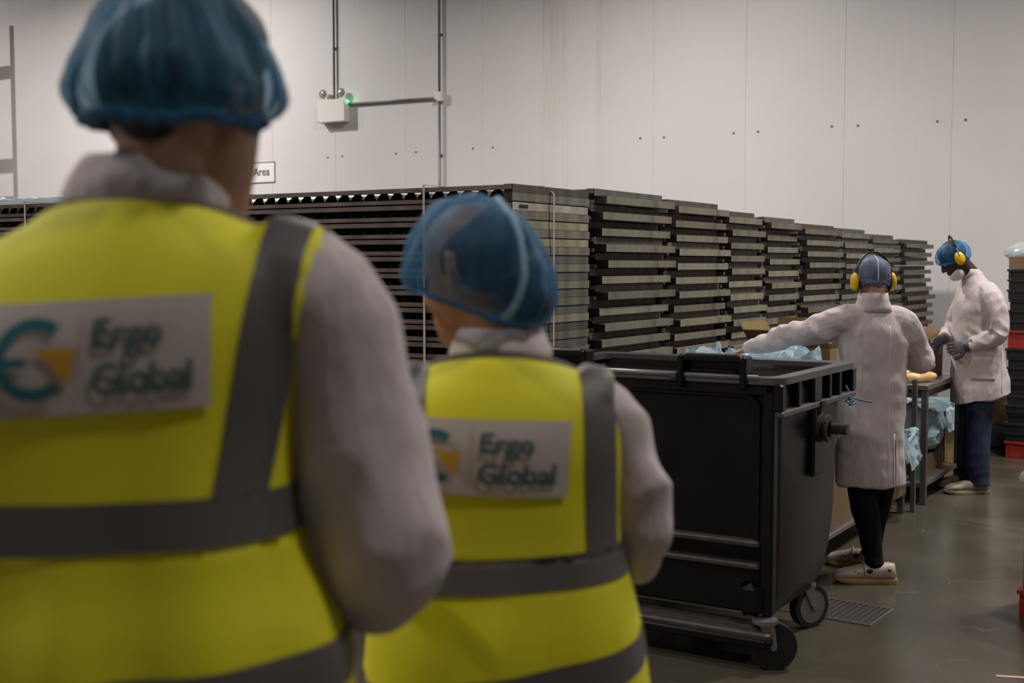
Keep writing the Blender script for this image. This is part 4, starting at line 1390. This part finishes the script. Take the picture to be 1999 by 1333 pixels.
for si, (nm, v0, D, u1, L, top, prot, kind) in enumerate(stacks):
    n = int(round((top - .13) / PITCH_T))
    base = top - n * PITCH_T
    if kind == '':
        L = 1.9
    # timber pallet underneath
    pl = empty('pallet', (u1, v0, 0), 0, 'low timber pallet under %s' % nm, 'pallet', None)
    for i in range(3):
        y = .02 + i * (D - .14) / 2
        MB().box((-L, y, 0), (-.02, y + .10, base - .022)).build('bearer', M['tray_tip'], pl)
    for i in range(7):
        x = -L + i * (L - .12) / 6
        MB().box((x, .0, base - .022), (x + .11, D, base - .002)).build('deck_board', M['tray_tip'], pl)
    lean = rnd.uniform(-.01, .01)
    for i in range(n):
        z = base + i * PITCH_T
        fromtop = n - 1 - i
        ju = rnd.uniform(-.022, .022) if kind == '' else rnd.uniform(-.003, .003)
        jv = (rnd.uniform(-.016, .016) + .030 * (i % 2) - .015) if kind == '' else rnd.uniform(-.003, .003)
        if kind == '' and si >= 8:
            ju += .10 * (n - i) / n * (1 if si == 9 else .5)
        if kind == '' and si >= 3:
            jv += .02 * math.sin(i * .9 + si)
        mats = [rnd.choice([M['tray_end'], M['tray_end'], M['tray_end_b']]), rnd.choice([M['tray_side'], M['tray_side_b'], M['tray_side'], M['tray_side_c']])]
        what = 'dark worn baking tray'
        if si == 0:
            if fromtop == 1: mats = [M['tray_white'], M['tray_side']]; what = 'baking tray with a white-painted end board'
            elif fromtop in (2, 3): mats = [M['tray_cream'], M['tray_side']]; what = 'baking tray with a cream end board'
            elif fromtop in (9, 10): mats = [M['tray_end'], M['tray_side']]
        rz = rnd.uniform(-.006, .006) if kind == '' else rnd.uniform(-.0012, .0012)
        t = tray((u1 + ju, v0 + jv, z), rz, L, D, prot, mats)
        t['label'] = ('%s, %s in %s' % (what, ORD[fromtop] + (' tray down' if fromtop else ''), nm))
        t['category'] = 'tray'
        t['group'] = 'baking trays in %s' % nm
# stamped marks on the white end board
p = Vector((U0 + .006, 5.09, 1.985 - 1 * PITCH_T - .022))

# white strapping bands round the two front stacks
ZT = 1.985


def strap_loop(pts, label):
    tag(MB().tube(pts, [(.0015, .0075)] * len(pts), 6, side=None).build('strapping_band', M['strap']), label, 'strap')


def band(points, wdir, label, w=.013, t=.0022):
    """flat ribbon following points, width along wdir"""
    wd = Vector(wdir) * w / 2
    P = [Vector(p) for p in points]
    b = MB(); vs = []; fs = []
    n = len(P)
    cen = sum(P, Vector()) / n
    for p in P:
        out = (p - cen)
        out -= Vector(wdir) * out.dot(Vector(wdir))
        q = p + Vector((math.copysign(t, out.x) if abs(wdir[0]) < .5 else 0, math.copysign(t, out.y) if abs(wdir[1]) < .5 else 0, math.copysign(t, out.z)))
        vs += [p - wd, p + wd, q - wd, q + wd]
    for i in range(n):
        a, c = 4 * i, 4 * ((i + 1) % n)
        fs += [(a, a + 1, c + 1, c), (a + 2, c + 2, c + 3, a + 3), (a, c, c + 2, a + 2), (a + 1, a + 3, c + 3, c + 1)]
    b.add(vs, fs)
    tag(b.build('strapping_band', M['strap']), label, 'strap')


for px, lb in ((828, 'white strap down the front of the nearest stack, between the two visitors'),
               (451, 'white strap on the nearest stack, mostly behind the tall person'),
               (46, 'white strap on the stack topped with plastic sheeting')):
    q = on_v(px, 500, 4.99)
    v0, v1 = 4.990, 5.785
    if px == 46:
        v0, v1 = 5.008, 5.83
    b0 = .10
    band([(q.x, v0, b0), (q.x, v0, ZT + .006), (q.x, v1, ZT + .006), (q.x, v1, b0)], (1, 0, 0), lb)
sv = on_u(1078, 500, U0 + .012).y
band([(U0 + .020, sv, .10), (U0 + .020, sv, ZT - .035), (U0 - .04, sv, ZT + .006), (U0 - 2.44, sv, ZT + .006), (U0 - 2.44, sv, .10)], (0, 1, 0),
     'white strap down the short side of the nearest stack')

# plastic sheeting on the left stack
sh = MB(); nx, ny = 40, 12
vs = []
for j in range(ny + 1):
    for i in range(nx + 1):
        x = U0 - 3.05 - 2.4 * i / nx; y = 5.0 + .8 * j / ny
        z = ZT + .022 + .014 * math.sin(i * 1.3 + j) * math.sin(j * 1.7) + .008 * math.sin(i * 3.1)
        vs.append((x, y, z))
sh.add(vs, [(j * (nx + 1) + i, j * (nx + 1) + i + 1, (j + 1) * (nx + 1) + i + 1, (j + 1) * (nx + 1) + i) for j in range(ny) for i in range(nx)])
so = sh.build('plastic_sheet', M['liner_grey'], None, True)
s = so.modifiers.new('s', 'SOLIDIFY'); s.thickness = .008
tag(so, 'crumpled clear plastic sheet laid on top of the strapped stack', 'sheet')


# ------------------------------------------------------------------ steel work tables
def table(name, u0, u1, v0, v1, h, shelf, label, post=None, lift=0.0):
    root = empty(name, ((u0 + u1) / 2, (v0 + v1) / 2, 0), 0, label, 'table')
    cx, cy = (u0 + u1) / 2, (v0 + v1) / 2
    a, c = u0 - cx, u1 - cx; b, d = v0 - cy, v1 - cy
    MB().box((a, b, h - .035), (c, d, h), bev=.004).build('tabletop', M['steel'], root)
    MB().box((a + .03, b + .03, h - .09), (c - .03, d - .03, h - .036), bev=.004).build('apron', M['steel_dark'], root)
    MB().box((a + .02, b + .02, shelf - .03), (c - .02, d - .02, shelf), bev=.004).build('shelf', M['steel'], root)
    for x in (a + .005, c - .045):
        for y in (b + .005, d - .045):
            hh = h - .036
            MB().box((x, y, 0), (x + .04, y + .04, hh), bev=.003).build('leg', M['steel_dark'], root)
    if post:
        x, y, z = post
        MB().box((x - cx, y - cy, 0), (x - cx + .03, y - cy + .03, z), bev=.002).build('post', M['steel_dark'], root)
    return root


TA = (-2.68, -2.00, 5.72, 7.98, .80)
TB = (-2.66, -1.95, 8.30, 9.35, .80)
table('steel_table', TA[0], TA[1], TA[2], TA[3], .80, .14, 'steel work table behind the black container, with lined boxes on it', post=(-1.985, 8.02, .86))
table('steel_table', TB[0], TB[1], TB[2], TB[3], .80, .14, 'steel work table with bread on top, in front of the side-on worker')


def carton(loc, w, d, h, label, rz=0.0, flaps=True, m=None, t=.006, flap_ang=(60, 60, 60, 60), flap_len=.14, fm=None):
    m = m or M['card']
    root = empty('cardboard_box', loc, rz, label, 'box')
    b = MB()
    b.box((-w / 2, -d / 2, 0), (w / 2, d / 2, t))
    b.box((-w / 2, -d / 2, t), (-w / 2 + t, d / 2, h)); b.box((w / 2 - t, -d / 2, t), (w / 2, d / 2, h))
    b.box((-w / 2 + t, -d / 2, t), (w / 2 - t, -d / 2 + t, h)); b.box((-w / 2 + t, d / 2 - t, t), (w / 2 - t, d / 2, h))
    b.build('carton_wall', m, root)
    if flaps:
        for k, (sx, sy) in enumerate(((1, 0), (-1, 0), (0, 1), (0, -1))):
            if flap_ang[k] is None: continue
            a = R(flap_ang[k]); ox, oz = math.sin(a) * flap_len, math.cos(a) * flap_len
            f = MB()
            if sx:
                x = sx * w / 2
                q = [(x, -d / 2, h), (x, d / 2, h), (x + sx * ox, d / 2, h + oz), (x + sx * ox, -d / 2, h + oz)]
            else:
                y = sy * d / 2
                q = [(-w / 2, y, h), (w / 2, y, h), (w / 2, y + sy * ox, h + oz), (-w / 2, y + sy * ox, h + oz)]
            nrm = (Vector(q[1]) - Vector(q[0])).cross(Vector(q[3]) - Vector(q[0])).normalized() * .004
            f.add(q + [tuple(Vector(p) + nrm) for p in q], [(0, 1, 2, 3), (7, 6, 5, 4), (0, 4, 5, 1), (1, 5, 6, 2), (2, 6, 7, 3), (3, 7, 4, 0)])
            f.build('flap', fm or m, root)
    return root


def liner(loc, w, d, h, hang, label, m=None, rz=0.0, amp=.02, rise=.03, seed=0, name='plastic_liner', deep=.08):
    """plastic bag lining a box and hanging over its rim"""
    n = 72
    rows = []
    prof = [(-.05, h - deep, .6), (-.03, h - .04, .8), (-.012, h + rise * .5, 1.0), (.006, h + rise, 1.2), (.020, h + rise * .3, 1.0), (.028, h - hang * .35, 1.0), (.034, h - hang * .7, 1.2), (.040, h - hang, 1.6)]
    rn = random.Random(seed)
    ph = [rn.uniform(0, 6.3) for _ in range(6)]
    for (o, z, a) in prof:
        row = []
        for j in range(n):
            t = 2 * math.pi * j / n
            ct, st = math.cos(t), math.sin(t)
            x = (w / 2 + o) * math.copysign(min(1, abs(ct) ** .28), ct) * (1 if abs(ct) > 1e-6 else 0)
            y = (d / 2 + o) * math.copysign(min(1, abs(st) ** .28), st)
            k = amp * a * (math.sin(7 * t + ph[0]) * .4 + math.sin(13 * t + ph[1]) * .35 + math.sin(23 * t + ph[2] + z * 30) * .25)
            kz = amp * a * (math.sin(5 * t + ph[3]) * .5 + math.sin(11 * t + ph[4]) * .5)
            row.append(Vector((x + k * .5 * ct, y + k * .5 * st, z + kz)))
        rows.append(row)
    b = MB().loft(rows, cap=False)
    b.f.append(tuple(range(n))); b.mi.append(0)
    me = b.mesh(name)
    bm = bmesh.new(); bm.from_mesh(me)
    bmesh.ops.subdivide_edges(bm, edges=[e for e in bm.edges if len(e.link_faces) < 3], cuts=1, use_grid_fill=True)
    bm.to_mesh(me); bm.free()
    P, N = coords(me)
    D = .010 * (1 - 2 * np.abs(vnoise(P * 14 + seed))) + .005 * vnoise(P * 40 + seed)
    set_coords(me, P + N * D[:, None])
    o = put(name, me, m or M['liner'], None, False)
    o.location = loc; o.rotation_euler = (0, 0, rz)
    tag(o, label, 'plastic bag')
    return o


def crumple(loc, r, label, m, seed=0, cat='plastic bag', name='plastic_bag', soft=False):
    b = MB().ball((0, 0, r[2] * .9), r, 40, 24)
    me = b.mesh(name)
    P, N = coords(me)
    D = .26 * min(r) * (1 - 2.2 * np.abs(vnoise(P / max(r) * 2.3 + seed))) + .12 * min(r) * (1 - 2 * np.abs(vnoise(P / max(r) * 6 + seed)))
    P = P + N * D[:, None]
    P[:, 2] = np.maximum(P[:, 2], .004)
    set_coords(me, P)
    o = put(name, me, m, None, soft)
    o.location = loc
    tag(o, label, cat)
    return o


# near table: boxes with liners, what stands on it and on its shelf
carton((-2.33, 6.10, .802), .56, .46, .30, 'cardboard box on the near table, lined with pale blue plastic, behind the container rim', flap_ang=(None,) * 4)
liner((-2.33, 6.10, .802), .575, .475, .30, .14, 'pale blue plastic liner over the near cardboard box, where the reaching arm goes in', M['liner'], amp=.028, rise=.045, seed=2)
carton((-2.42, 7.15, .802), .48, .44, .32, 'open brown cardboard box with raised flaps, behind the reaching arm', flap_ang=(20, 30, 12, 50), flap_len=.15, m=M['card_olive'])
crumple((-2.44, 6.62, .802), (.17, .14, .17), 'dark blue plastic bag between the two boxes on the near table', M['bag_blue'], 4)
f_ = carton((-2.24, 7.66, .802), .36, .40, .18, 'small cardboard box with pale raised flap, behind the worker with back turned', flap_ang=(None, 40, 30, 35), flap_len=.17, m=M['card'], fm=M['card_light'])
carton((-2.30, 6.85, .142), .50, .60, .38, 'plain brown cardboard box on the low shelf, beside the black-trousered legs', flaps=False)
carton((-2.30, 6.12, .142), .48, .60, .38, 'brown cardboard box on the low shelf end, half behind the container', flaps=False)
carton((-2.20, 7.68, .142), .44, .44, .19, 'shallow brown cardboard box under the grey waste tub', flaps=False)
tubr = empty('waste_tub', (-2.07, 7.74, .340), 0, 'small grey waste tub with blue liner, low beside the white coat', 'tub')
tb = MB()
o1 = [ring((0, 0, z), rx, rx * .9, 28, 4) for z, rx in ((0, .125), (.02, .14), (.20, .155))]
i1 = [ring((0, 0, z), rx, rx * .9, 28, 4) for z, rx in ((.20, .147), (.03, .132))]
tb.loft(o1 + i1, cap=False); tb.f.append(tuple(range(28))[::-1]); tb.f.append(tuple(len(tb.v) - 28 + j for j in range(28))); tb.mi += [0, 0]
tb.build('tub_wall', M['tub'], tubr, True)
MB().tube([Vector(p) for p in ring((0, 0, .20), .156, .142, 28, 4)] + [Vector(ring((0, 0, .20), .156, .142, 28, 4)[0])], .006, 6).build('tub_rim', M['tub'], tubr, True)
liner((-2.07, 7.74, .340), .30, .28, .20, .16, 'pale blue liner hanging over the small grey tub', M['liner'], amp=.03, rise=.02, seed=9, deep=.10)

# far table: bread, box, bags, things below
rb = random.Random(3)


def bread(p, ang, L, r, label):
    b = MB()
    d = Vector((math.cos(ang), math.sin(ang), 0))
    n = 11
    pts = [Vector((0, 0, r * .86)) + d * (L * (i / (n - 1) - .5)) for i in range(n)]
    rad = [(r * .9 * max(.25, math.sin(math.pi * (.06 + .88 * i / (n - 1))) ** .45), r * max(.25, math.sin(math.pi * (.06 + .88 * i / (n - 1))) ** .45)) for i in range(n)]
    b.tube(pts, rad, 14, side=(0, 0, 1))
    me = b.mesh('bread_loaf')
    o = put('bread_loaf', me, M['bread'], None, True)
    o.location = p
    for k in range(4):
        c = d * (L * (-.3 + .2 * k)) + Vector((0, 0, r * 1.72))
        e = (d * .8 + Vector((-d.y, d.x, 0)) * .6).normalized()
        MB().tube([c - e * r * .6 - Vector((0, 0, r * .12)), c, c + e * r * .6 - Vector((0, 0, r * .12))], [.002, .006, .002], 6).build('score', M['card_light'], o, True)
    tag(o, label, 'bread')
    return o


bread((-2.06, 8.50, .801), R(60), .30, .042, 'golden baguette lying at the near corner of the far table')
bread((-2.20, 8.40, .801), R(8), .34, .042, 'pale baguette on the far table, nearest the back of the near worker')
bread((-2.16, 8.62, .801), R(75), .28, .038, 'browner baguette at the rear of the loaves on the far table')
bread((-2.33, 8.52, .801), R(40), .30, .040, 'baguette partly behind the white coat on the far table')
carton((-2.30, 8.98, .802), .48, .40, .24, 'open cardboard box on the far table, beneath the gloved hands', flap_ang=(None, 30, 35, None), flap_len=.12)
crt = empty('wire_basket', (-2.42, 9.0, 1.05), 0)
bpy.data.objects.remove(crt)
crumple((-2.36, 8.98, 1.046), (.20, .17, .075), 'white plastic bag on top of the far box, between the two workers', M['liner_grey'], 12)
carton((-2.28, 8.96, .142), .46, .50, .13, 'cardboard box on the low shelf of the far table', flaps=False)
crumple((-2.28, 8.94, .275), (.24, .24, .155), 'pale blue plastic bag in the box on the far low shelf', M['liner'], 21)
mid = empty('cardboard_box', (0, 0, 0)); bpy.data.objects.remove(mid)
carton((-2.34, 9.75, .0), .50, .60, .50, 'tall dark cardboard box on the floor beyond the far table', m=M['card_olive'], flaps=False)
liner((-2.34, 9.75, .0), .515, .615, .50, .14, 'pale liner over the tall box beyond the far table', M['liner'], seed=5)
bt = MB().loft([ring((0, 0, z), r, r, 18, 2) for z, r in ((0, .036), (.01, .040), (.20, .040), (.235, .024), (.25, .018), (.27, .018))]).build('bottle', M['green'], None, True)
bt.location = (-2.06, 8.44, .142)
MB().cyl((0, 0, .27), (0, 0, .295), .021, 16).build('cap', M['white_box'], bt)
tag(bt, 'green bottle with white cap on the far low shelf', 'bottle')
# brown boxes hung under the far tabletop
carton((-2.30, 8.80, .41), .60, .80, .0001 + .24, 'dark cardboard box close below the far tabletop', m=M['card_olive'], flaps=False) if False else None

# ------------------------------------------------------------------ crates on the right


def crate(loc, w, d, h, m, label, group, rz=0.0):
    root = empty('plastic_crate', loc, rz, label, 'crate', group)
    t = .012
    key = ('crate', w, d, h, m.name)
    if key not in _cache:
        b = MB()
        b.box((0, 0, 0), (w, d, t))
        b.box((0, 0, t), (t, d, h)); b.box((w - t, 0, t), (w, d, h)); b.box((t, 0, t), (w - t, t, h)); b.box((t, d - t, t), (w - t, d, h))
        me = b.mesh('crate_wall'); me.materials.append(m)
        r = MB()
        e = .012
        r.box((-e, -e, h - .018), (w + e, 0, h)); r.box((-e, d, h - .018), (w + e, d + e, h)); r.box((-e, 0, h - .018), (0, d, h)); r.box((w, 0, h - .018), (w + e, d, h))
        rm_ = r.mesh('crate_rim'); rm_.materials.append(m)
        q = MB()
        for i in range(6):
            x = .04 + i * (w - .10) / 5
            q.box((x, -.007, .004), (x + .012, 0, h - .02))
        for i in range(8):
            y = .03 + i * (d - .08) / 7
            q.box((-.007, y, .004), (0, y + .012, h - .02))
        qm = q.mesh('side_rib'); qm.materials.append(m)
        _cache[key] = (me, rm_, qm)
    for nm, me in zip(('crate_wall', 'crate_rim', 'side_rib'), _cache[key]):
        o = bpy.data.objects.new(nm, me); COL.objects.link(o); o.parent = root
        if nm == 'side_rib': o['kind'] = 'stuff'
    return root


c0 = on_z(1963, 893, 0)
cx, cy = c0.x, c0.y
jr = random.Random(9)
z = 0.001
seq = [('red', .14)] + [('black', .0768)] * 10 + [('red', .148)] + [('black', .0835)] * 6
nb = 0
for i, (c, h) in enumerate(seq):
    j = jr.uniform(-.012, .012)
    if c == 'red':
        lb = 'red plastic crate at the foot of the far stack' if i == 0 else 'red plastic crate halfway up the far stack'
        crate((cx + j, cy + j, z), .60, .40, h - .002, M['crate_red'], lb, None)
    else:
        nb += 1
        if i < 11:
            lb = 'shallow black crate, %s above the lowest red crate' % (['first', 'second', 'third', 'fourth', 'fifth', 'sixth', 'seventh', 'eighth', 'ninth', 'tenth'][i - 1])
        else:
            lb = 'shallow black crate, %s above the upper red crate' % (['first', 'second', 'third', 'fourth', 'fifth', 'sixth'][i - 12])
        crate((cx + j, cy + j, z), .60, .40, h - .002, M['crate_black'], lb, 'black crates in the far stack')
    z += h
tray_top = carton((cx + .30, cy + .20, z), .62, .42, .10, 'shallow cardboard tray on top of the far crate stack', flaps=False)
crumple((cx + .27, cy + .20, z + .03), (.33, .22, .10), 'clear plastic bag bulging out of the cardboard tray on the crate stack', M['liner_grey'], 31)

# tub and carton between the far worker and the crates
q = on_z(1932, 888, 0)
tr_ = empty('storage_tub', (q.x + .02, q.y + .55, 0), 0, 'dark grey plastic tub on the floor behind the far worker', 'tub')
tb = MB()
o1 = [ring((0, 0, z_), rx, rx * .8, 28, 5) for z_, rx in ((0, .17), (.02, .18), (.22, .20))]
i1 = [ring((0, 0, z_), rx, rx * .8, 28, 5) for z_, rx in ((.22, .19), (.03, .165))]
tb.loft(o1 + i1, cap=False); tb.f.append(tuple(range(28))[::-1]); tb.f.append(tuple(len(tb.v) - 28 + j for j in range(28))); tb.mi += [0, 0]
tb.build('tub_wall', M['tub'], tr_, True)
MB().tube([Vector(p) for p in ring((0, 0, .22), .20, .16, 28, 5)] + [Vector(ring((0, 0, .22), .20, .16, 28, 5)[0])], .008, 6).build('tub_rim', M['tub'], tr_, True)
carton((q.x + .02, q.y + .55, .031), .26, .22, .52, 'olive cardboard box standing in the dark grey tub', m=M['card_olive'], flap_ang=(70, None, 60, None), flap_len=.10, fm=M['card_light'])

# stack cut by the right edge of the frame
r0 = on_z(1990, 1205, 0)
crate((r0.x, r0.y, .001), .60, .40, .125, M['crate_red'], 'red crate on the floor, cut by the right edge of the frame', None)
carton((r0.x + .30, r0.y + .20, .128), .58, .39, .28, 'brown cardboard box on the red crate, cut by the right edge', flap_ang=(None,) * 4)
crumple((r0.x + .31, r0.y + .20, .40), (.30, .22, .20), 'unclear pale pinkish shape guessed as a sack in the box, cut by the right edge', M['coat'], 40, 'sack', 'sack', soft=True)  # unclear pale shape at the frame edge, built as a sack by guess


# ------------------------------------------------------------------ floor drain
def drain():
    a = on_z(1625, 1172, 0); b = on_z(1747, 1190, 0); c = on_z(1700, 1223, 0)
    v_ = (b - c).normalized(); L = (b - c).length
    w = .46
    u_ = Vector((v_.y, -v_.x, 0)) * -1
    root = empty('drain_grate', (b.x, b.y, 0), math.atan2(-v_.y, -v_.x) - math.pi / 2, 'rectangular steel floor drain grate behind the container wheel', 'drain')
    # local: +y runs from b to c, x across to the left of the picture
    D_, t = L, .012
    sgn = -1
    MB().box((0, 0, .0005), (w, t, .006)).build('frame_bar', M['steel'], root)
    MB().box((0, D_ - t, .0005), (w, D_, .006)).build('frame_bar', M['steel'], root)
    MB().box((0, t, .0005), (t, D_ - t, .006)).build('frame_bar', M['steel'], root)
    MB().box((w - t, t, .0005), (w, D_ - t, .006)).build('frame_bar', M['steel'], root)
    MB().box((t, t, .0003), (w - t, D_ - t, .0015)).build('pit_shade', M['ink'], root)  # flat black sheet painted as the shade below the grate
    n = 15
    me = None
    for i in range(n):
        x = .020 + i * (w - .036) / n
        if me is None:
            o = MB().box((0, t, .001), (.014, D_ - t, .005)).build('grate_bar', M['rust'], root)
            me = o.data
        else:
            o = bpy.data.objects.new('grate_bar', me); COL.objects.link(o); o.parent = root
        o.location.x = x
    return root


drain()
l0 = on_z(1946, 1321, 0); l1 = on_z(2060, 1328, 0)
dd = (l1 - l0); nn = Vector((-dd.y, dd.x, 0)).normalized() * .018
b = MB(); vs = [l0, l1, l1 + nn, l0 + nn]
b.add([tuple(v + Vector((0, 0, .0005))) for v in vs] + [tuple(v + Vector((0, 0, .002))) for v in vs], [(0, 3, 2, 1), (4, 5, 6, 7), (0, 1, 5, 4), (1, 2, 6, 5), (2, 3, 7, 6), (3, 0, 4, 7)])
tag(b.build('floor_tape', mat('pale_floor_tape', (.55, .36, .26), .6)), 'short pale line of tape on the floor at the lower right corner', 'tape')

# ------------------------------------------------------------------ things on the panel wall


def wallp(px, py):
    return on_v(px, py, WALLV)


# emergency light with twin lamp heads
a = wallp(631, 197); c = wallp(684, 238)
el = empty('emergency_light', (a.x, WALLV, c.z), 0, 'white twin-head emergency light box high on the panel wall', 'light')
wd, ht, dp = c.x - a.x, wallp(640, 196).z - wallp(640, 240).z, .13
MB().box((0, -dp, 0), (wd, -.001, ht), bev=.008).build('housing', M['white_box'], el)
for x in (wd * .13, wd * .80):
    st = MB().cyl((x, -dp * .5, ht), (x, -dp * .5, ht + .035), .012, 10).build('lamp_head', M['white_box'], el)
    MB().ball((x, -dp * .55, ht + .09), (.058, .035, .058), 18, 12).build('lens', M['lens'], st, True)
    ringp = [Vector((x + .058 * math.cos(t * math.pi / 8), -dp * .55 - .012, ht + .09 + .058 * math.sin(t * math.pi / 8))) for t in range(17)]
    MB().tube(ringp, .008, 6).build('bezel', M['zinc'], st, True)
MB().ball((wd + .012, -dp * .5, ht - .04), .014, 10, 8).build('indicator', M['led'], el, True)
gl = bpy.data.lights.new('indicator_glow', 'POINT'); gl.energy = 0.14; gl.color = (.15, 1, .4); gl.shadow_soft_size = .01
go = bpy.data.objects.new('indicator_glow', gl); COL.objects.link(go); go.location = (a.x + wd + .06, WALLV - .10, c.z + ht - .01)
MB().cyl((.012, -dp - .004, .012), (.012, -dp + .002, .012), .009, 8).build('latch', M['hole_latch'], el)


def conduit(p0, p1, label, r=.016, clips=()):
    o = MB().cyl(p0, p1, r, 12).build('conduit', M['zinc'], None, True)
    tag(o, label, 'pipe')
    for p in clips:
        MB().box((p[0] - .034, WALLV - .030, p[1] - .012), (p[0] + .034, WALLV - .001, p[1] + .012), bev=.003).build('clip', M['zinc'], o)
    return o


yv = WALLV - .035
xl = wallp(655, 100).x; xr = wallp(861, 200).x
conduit((xl, yv, c.z + ht), (xl, yv, CEIL), 'vertical steel conduit rising from the emergency light', clips=[(xl, wallp(655, 95).z)])
jz = wallp(858, 190).z
conduit((xr, yv, jz + .06), (xr, yv, CEIL), 'upper vertical conduit above the small junction box', clips=[(xr, wallp(861, 68).z)])
conduit((xr, yv, 1.0), (xr, yv, jz - .06), 'lower vertical conduit running down from the small junction box', clips=[(xr, wallp(861, 303).z)])
conduit((a.x + wd, yv, c.z + ht - .07), (xr - .05, yv, jz - .01), 'horizontal conduit linking emergency light and junction box')
jb = MB().box((xr - .075, WALLV - .075, jz - .065), (xr + .055, WALLV - .001, jz + .065), bev=.012).build('junction_box', M['white_box'])
tag(jb, 'small white junction box where the conduits meet', 'junction box')
MB().ball((xr - .05, WALLV - .078, jz - .045), (.022, .012, .022), 12, 8).build('cover_screw', M['zinc'], jb, True)

# sign; only its right end shows past the tall person's cheek
s0 = wallp(537, 315); s1 = wallp(537, 356); sl = wallp(395, 330)
sg = empty('wall_sign', (sl.x, WALLV, s1.z), 0, 'white rectangular wall sign with thin black border, ending in the word Area', 'sign')
sw, sh_ = s0.x - sl.x, s0.z - s1.z
MB().box((0, -.006, 0), (sw, -.001, sh_)).build('sign_plate', mat('white_sign', (.74, .72, .72), .4), sg)
br = MB(); t = .011
br.box((0, -.009, 0), (sw, -.0065, t)); br.box((0, -.009, sh_ - t), (sw, -.0065, sh_)); br.box((0, -.009, t), (t, -.0065, sh_ - t)); br.box((sw - t, -.009, t), (sw, -.0065, sh_ - t))
br.build('border', M['ink'], sg)
me = text_mesh('Area', .165, .001)
P, _ = coords(me)
x1 = sw - (s0.x - wallp(527, 340).x); x0 = sw - (s0.x - wallp(495, 340).x)
P[:, 0] = x0 + (P[:, 0] - P[:, 0].min()) / (P[:, 0].max() - P[:, 0].min()) * (x1 - x0)
Q = np.stack([P[:, 0], np.full(len(P), -.0095), P[:, 1] + sh_ * .36], 1)
set_coords(me, Q)
put('lettering', me, M['ink'], sg)

# tall storage frame at far left in front of the wall
fr = empty('storage_rack', (wallp(16, 200).x, WALLV - .32, 0), 0, 'tall beige steel rack frame at the far left against the wall', 'rack')
ztop = on_v(16, 30, WALLV - .25).z
MB().box((0, -.05, 0), (.09, .04, ztop), bev=.006).build('upright', M['rack'], fr)
MB().box((-2.6, -.05, 0), (-2.51, .04, ztop), bev=.006).build('upright', M['rack'], fr)
for k, py in enumerate((115, 288, 358)):
    zz = on_v(10, py, WALLV - .25).z
    MB().box((-2.5, -.045, zz - .09), (0, .03, zz + .09), bev=.006).build('cross_beam', M['rack'], fr)
# illegible stamp on the white board
st = MB()
zz = 1.985 - 2 * PITCH_T + .064
for k in range(5):
    y = 5.07 + k * .017
    st.box((U0 + .0055, y, zz - .008), (U0 + .0075, y + .009, zz + .010))
tag(st.build('printed_mark', M['tray_tip']), 'small dark stamped mark on the white end board', 'label')

for o in [o for o in COL.objects if o.type == 'MESH' and o.name.startswith('tmp')]:
    bpy.data.objects.remove(o)
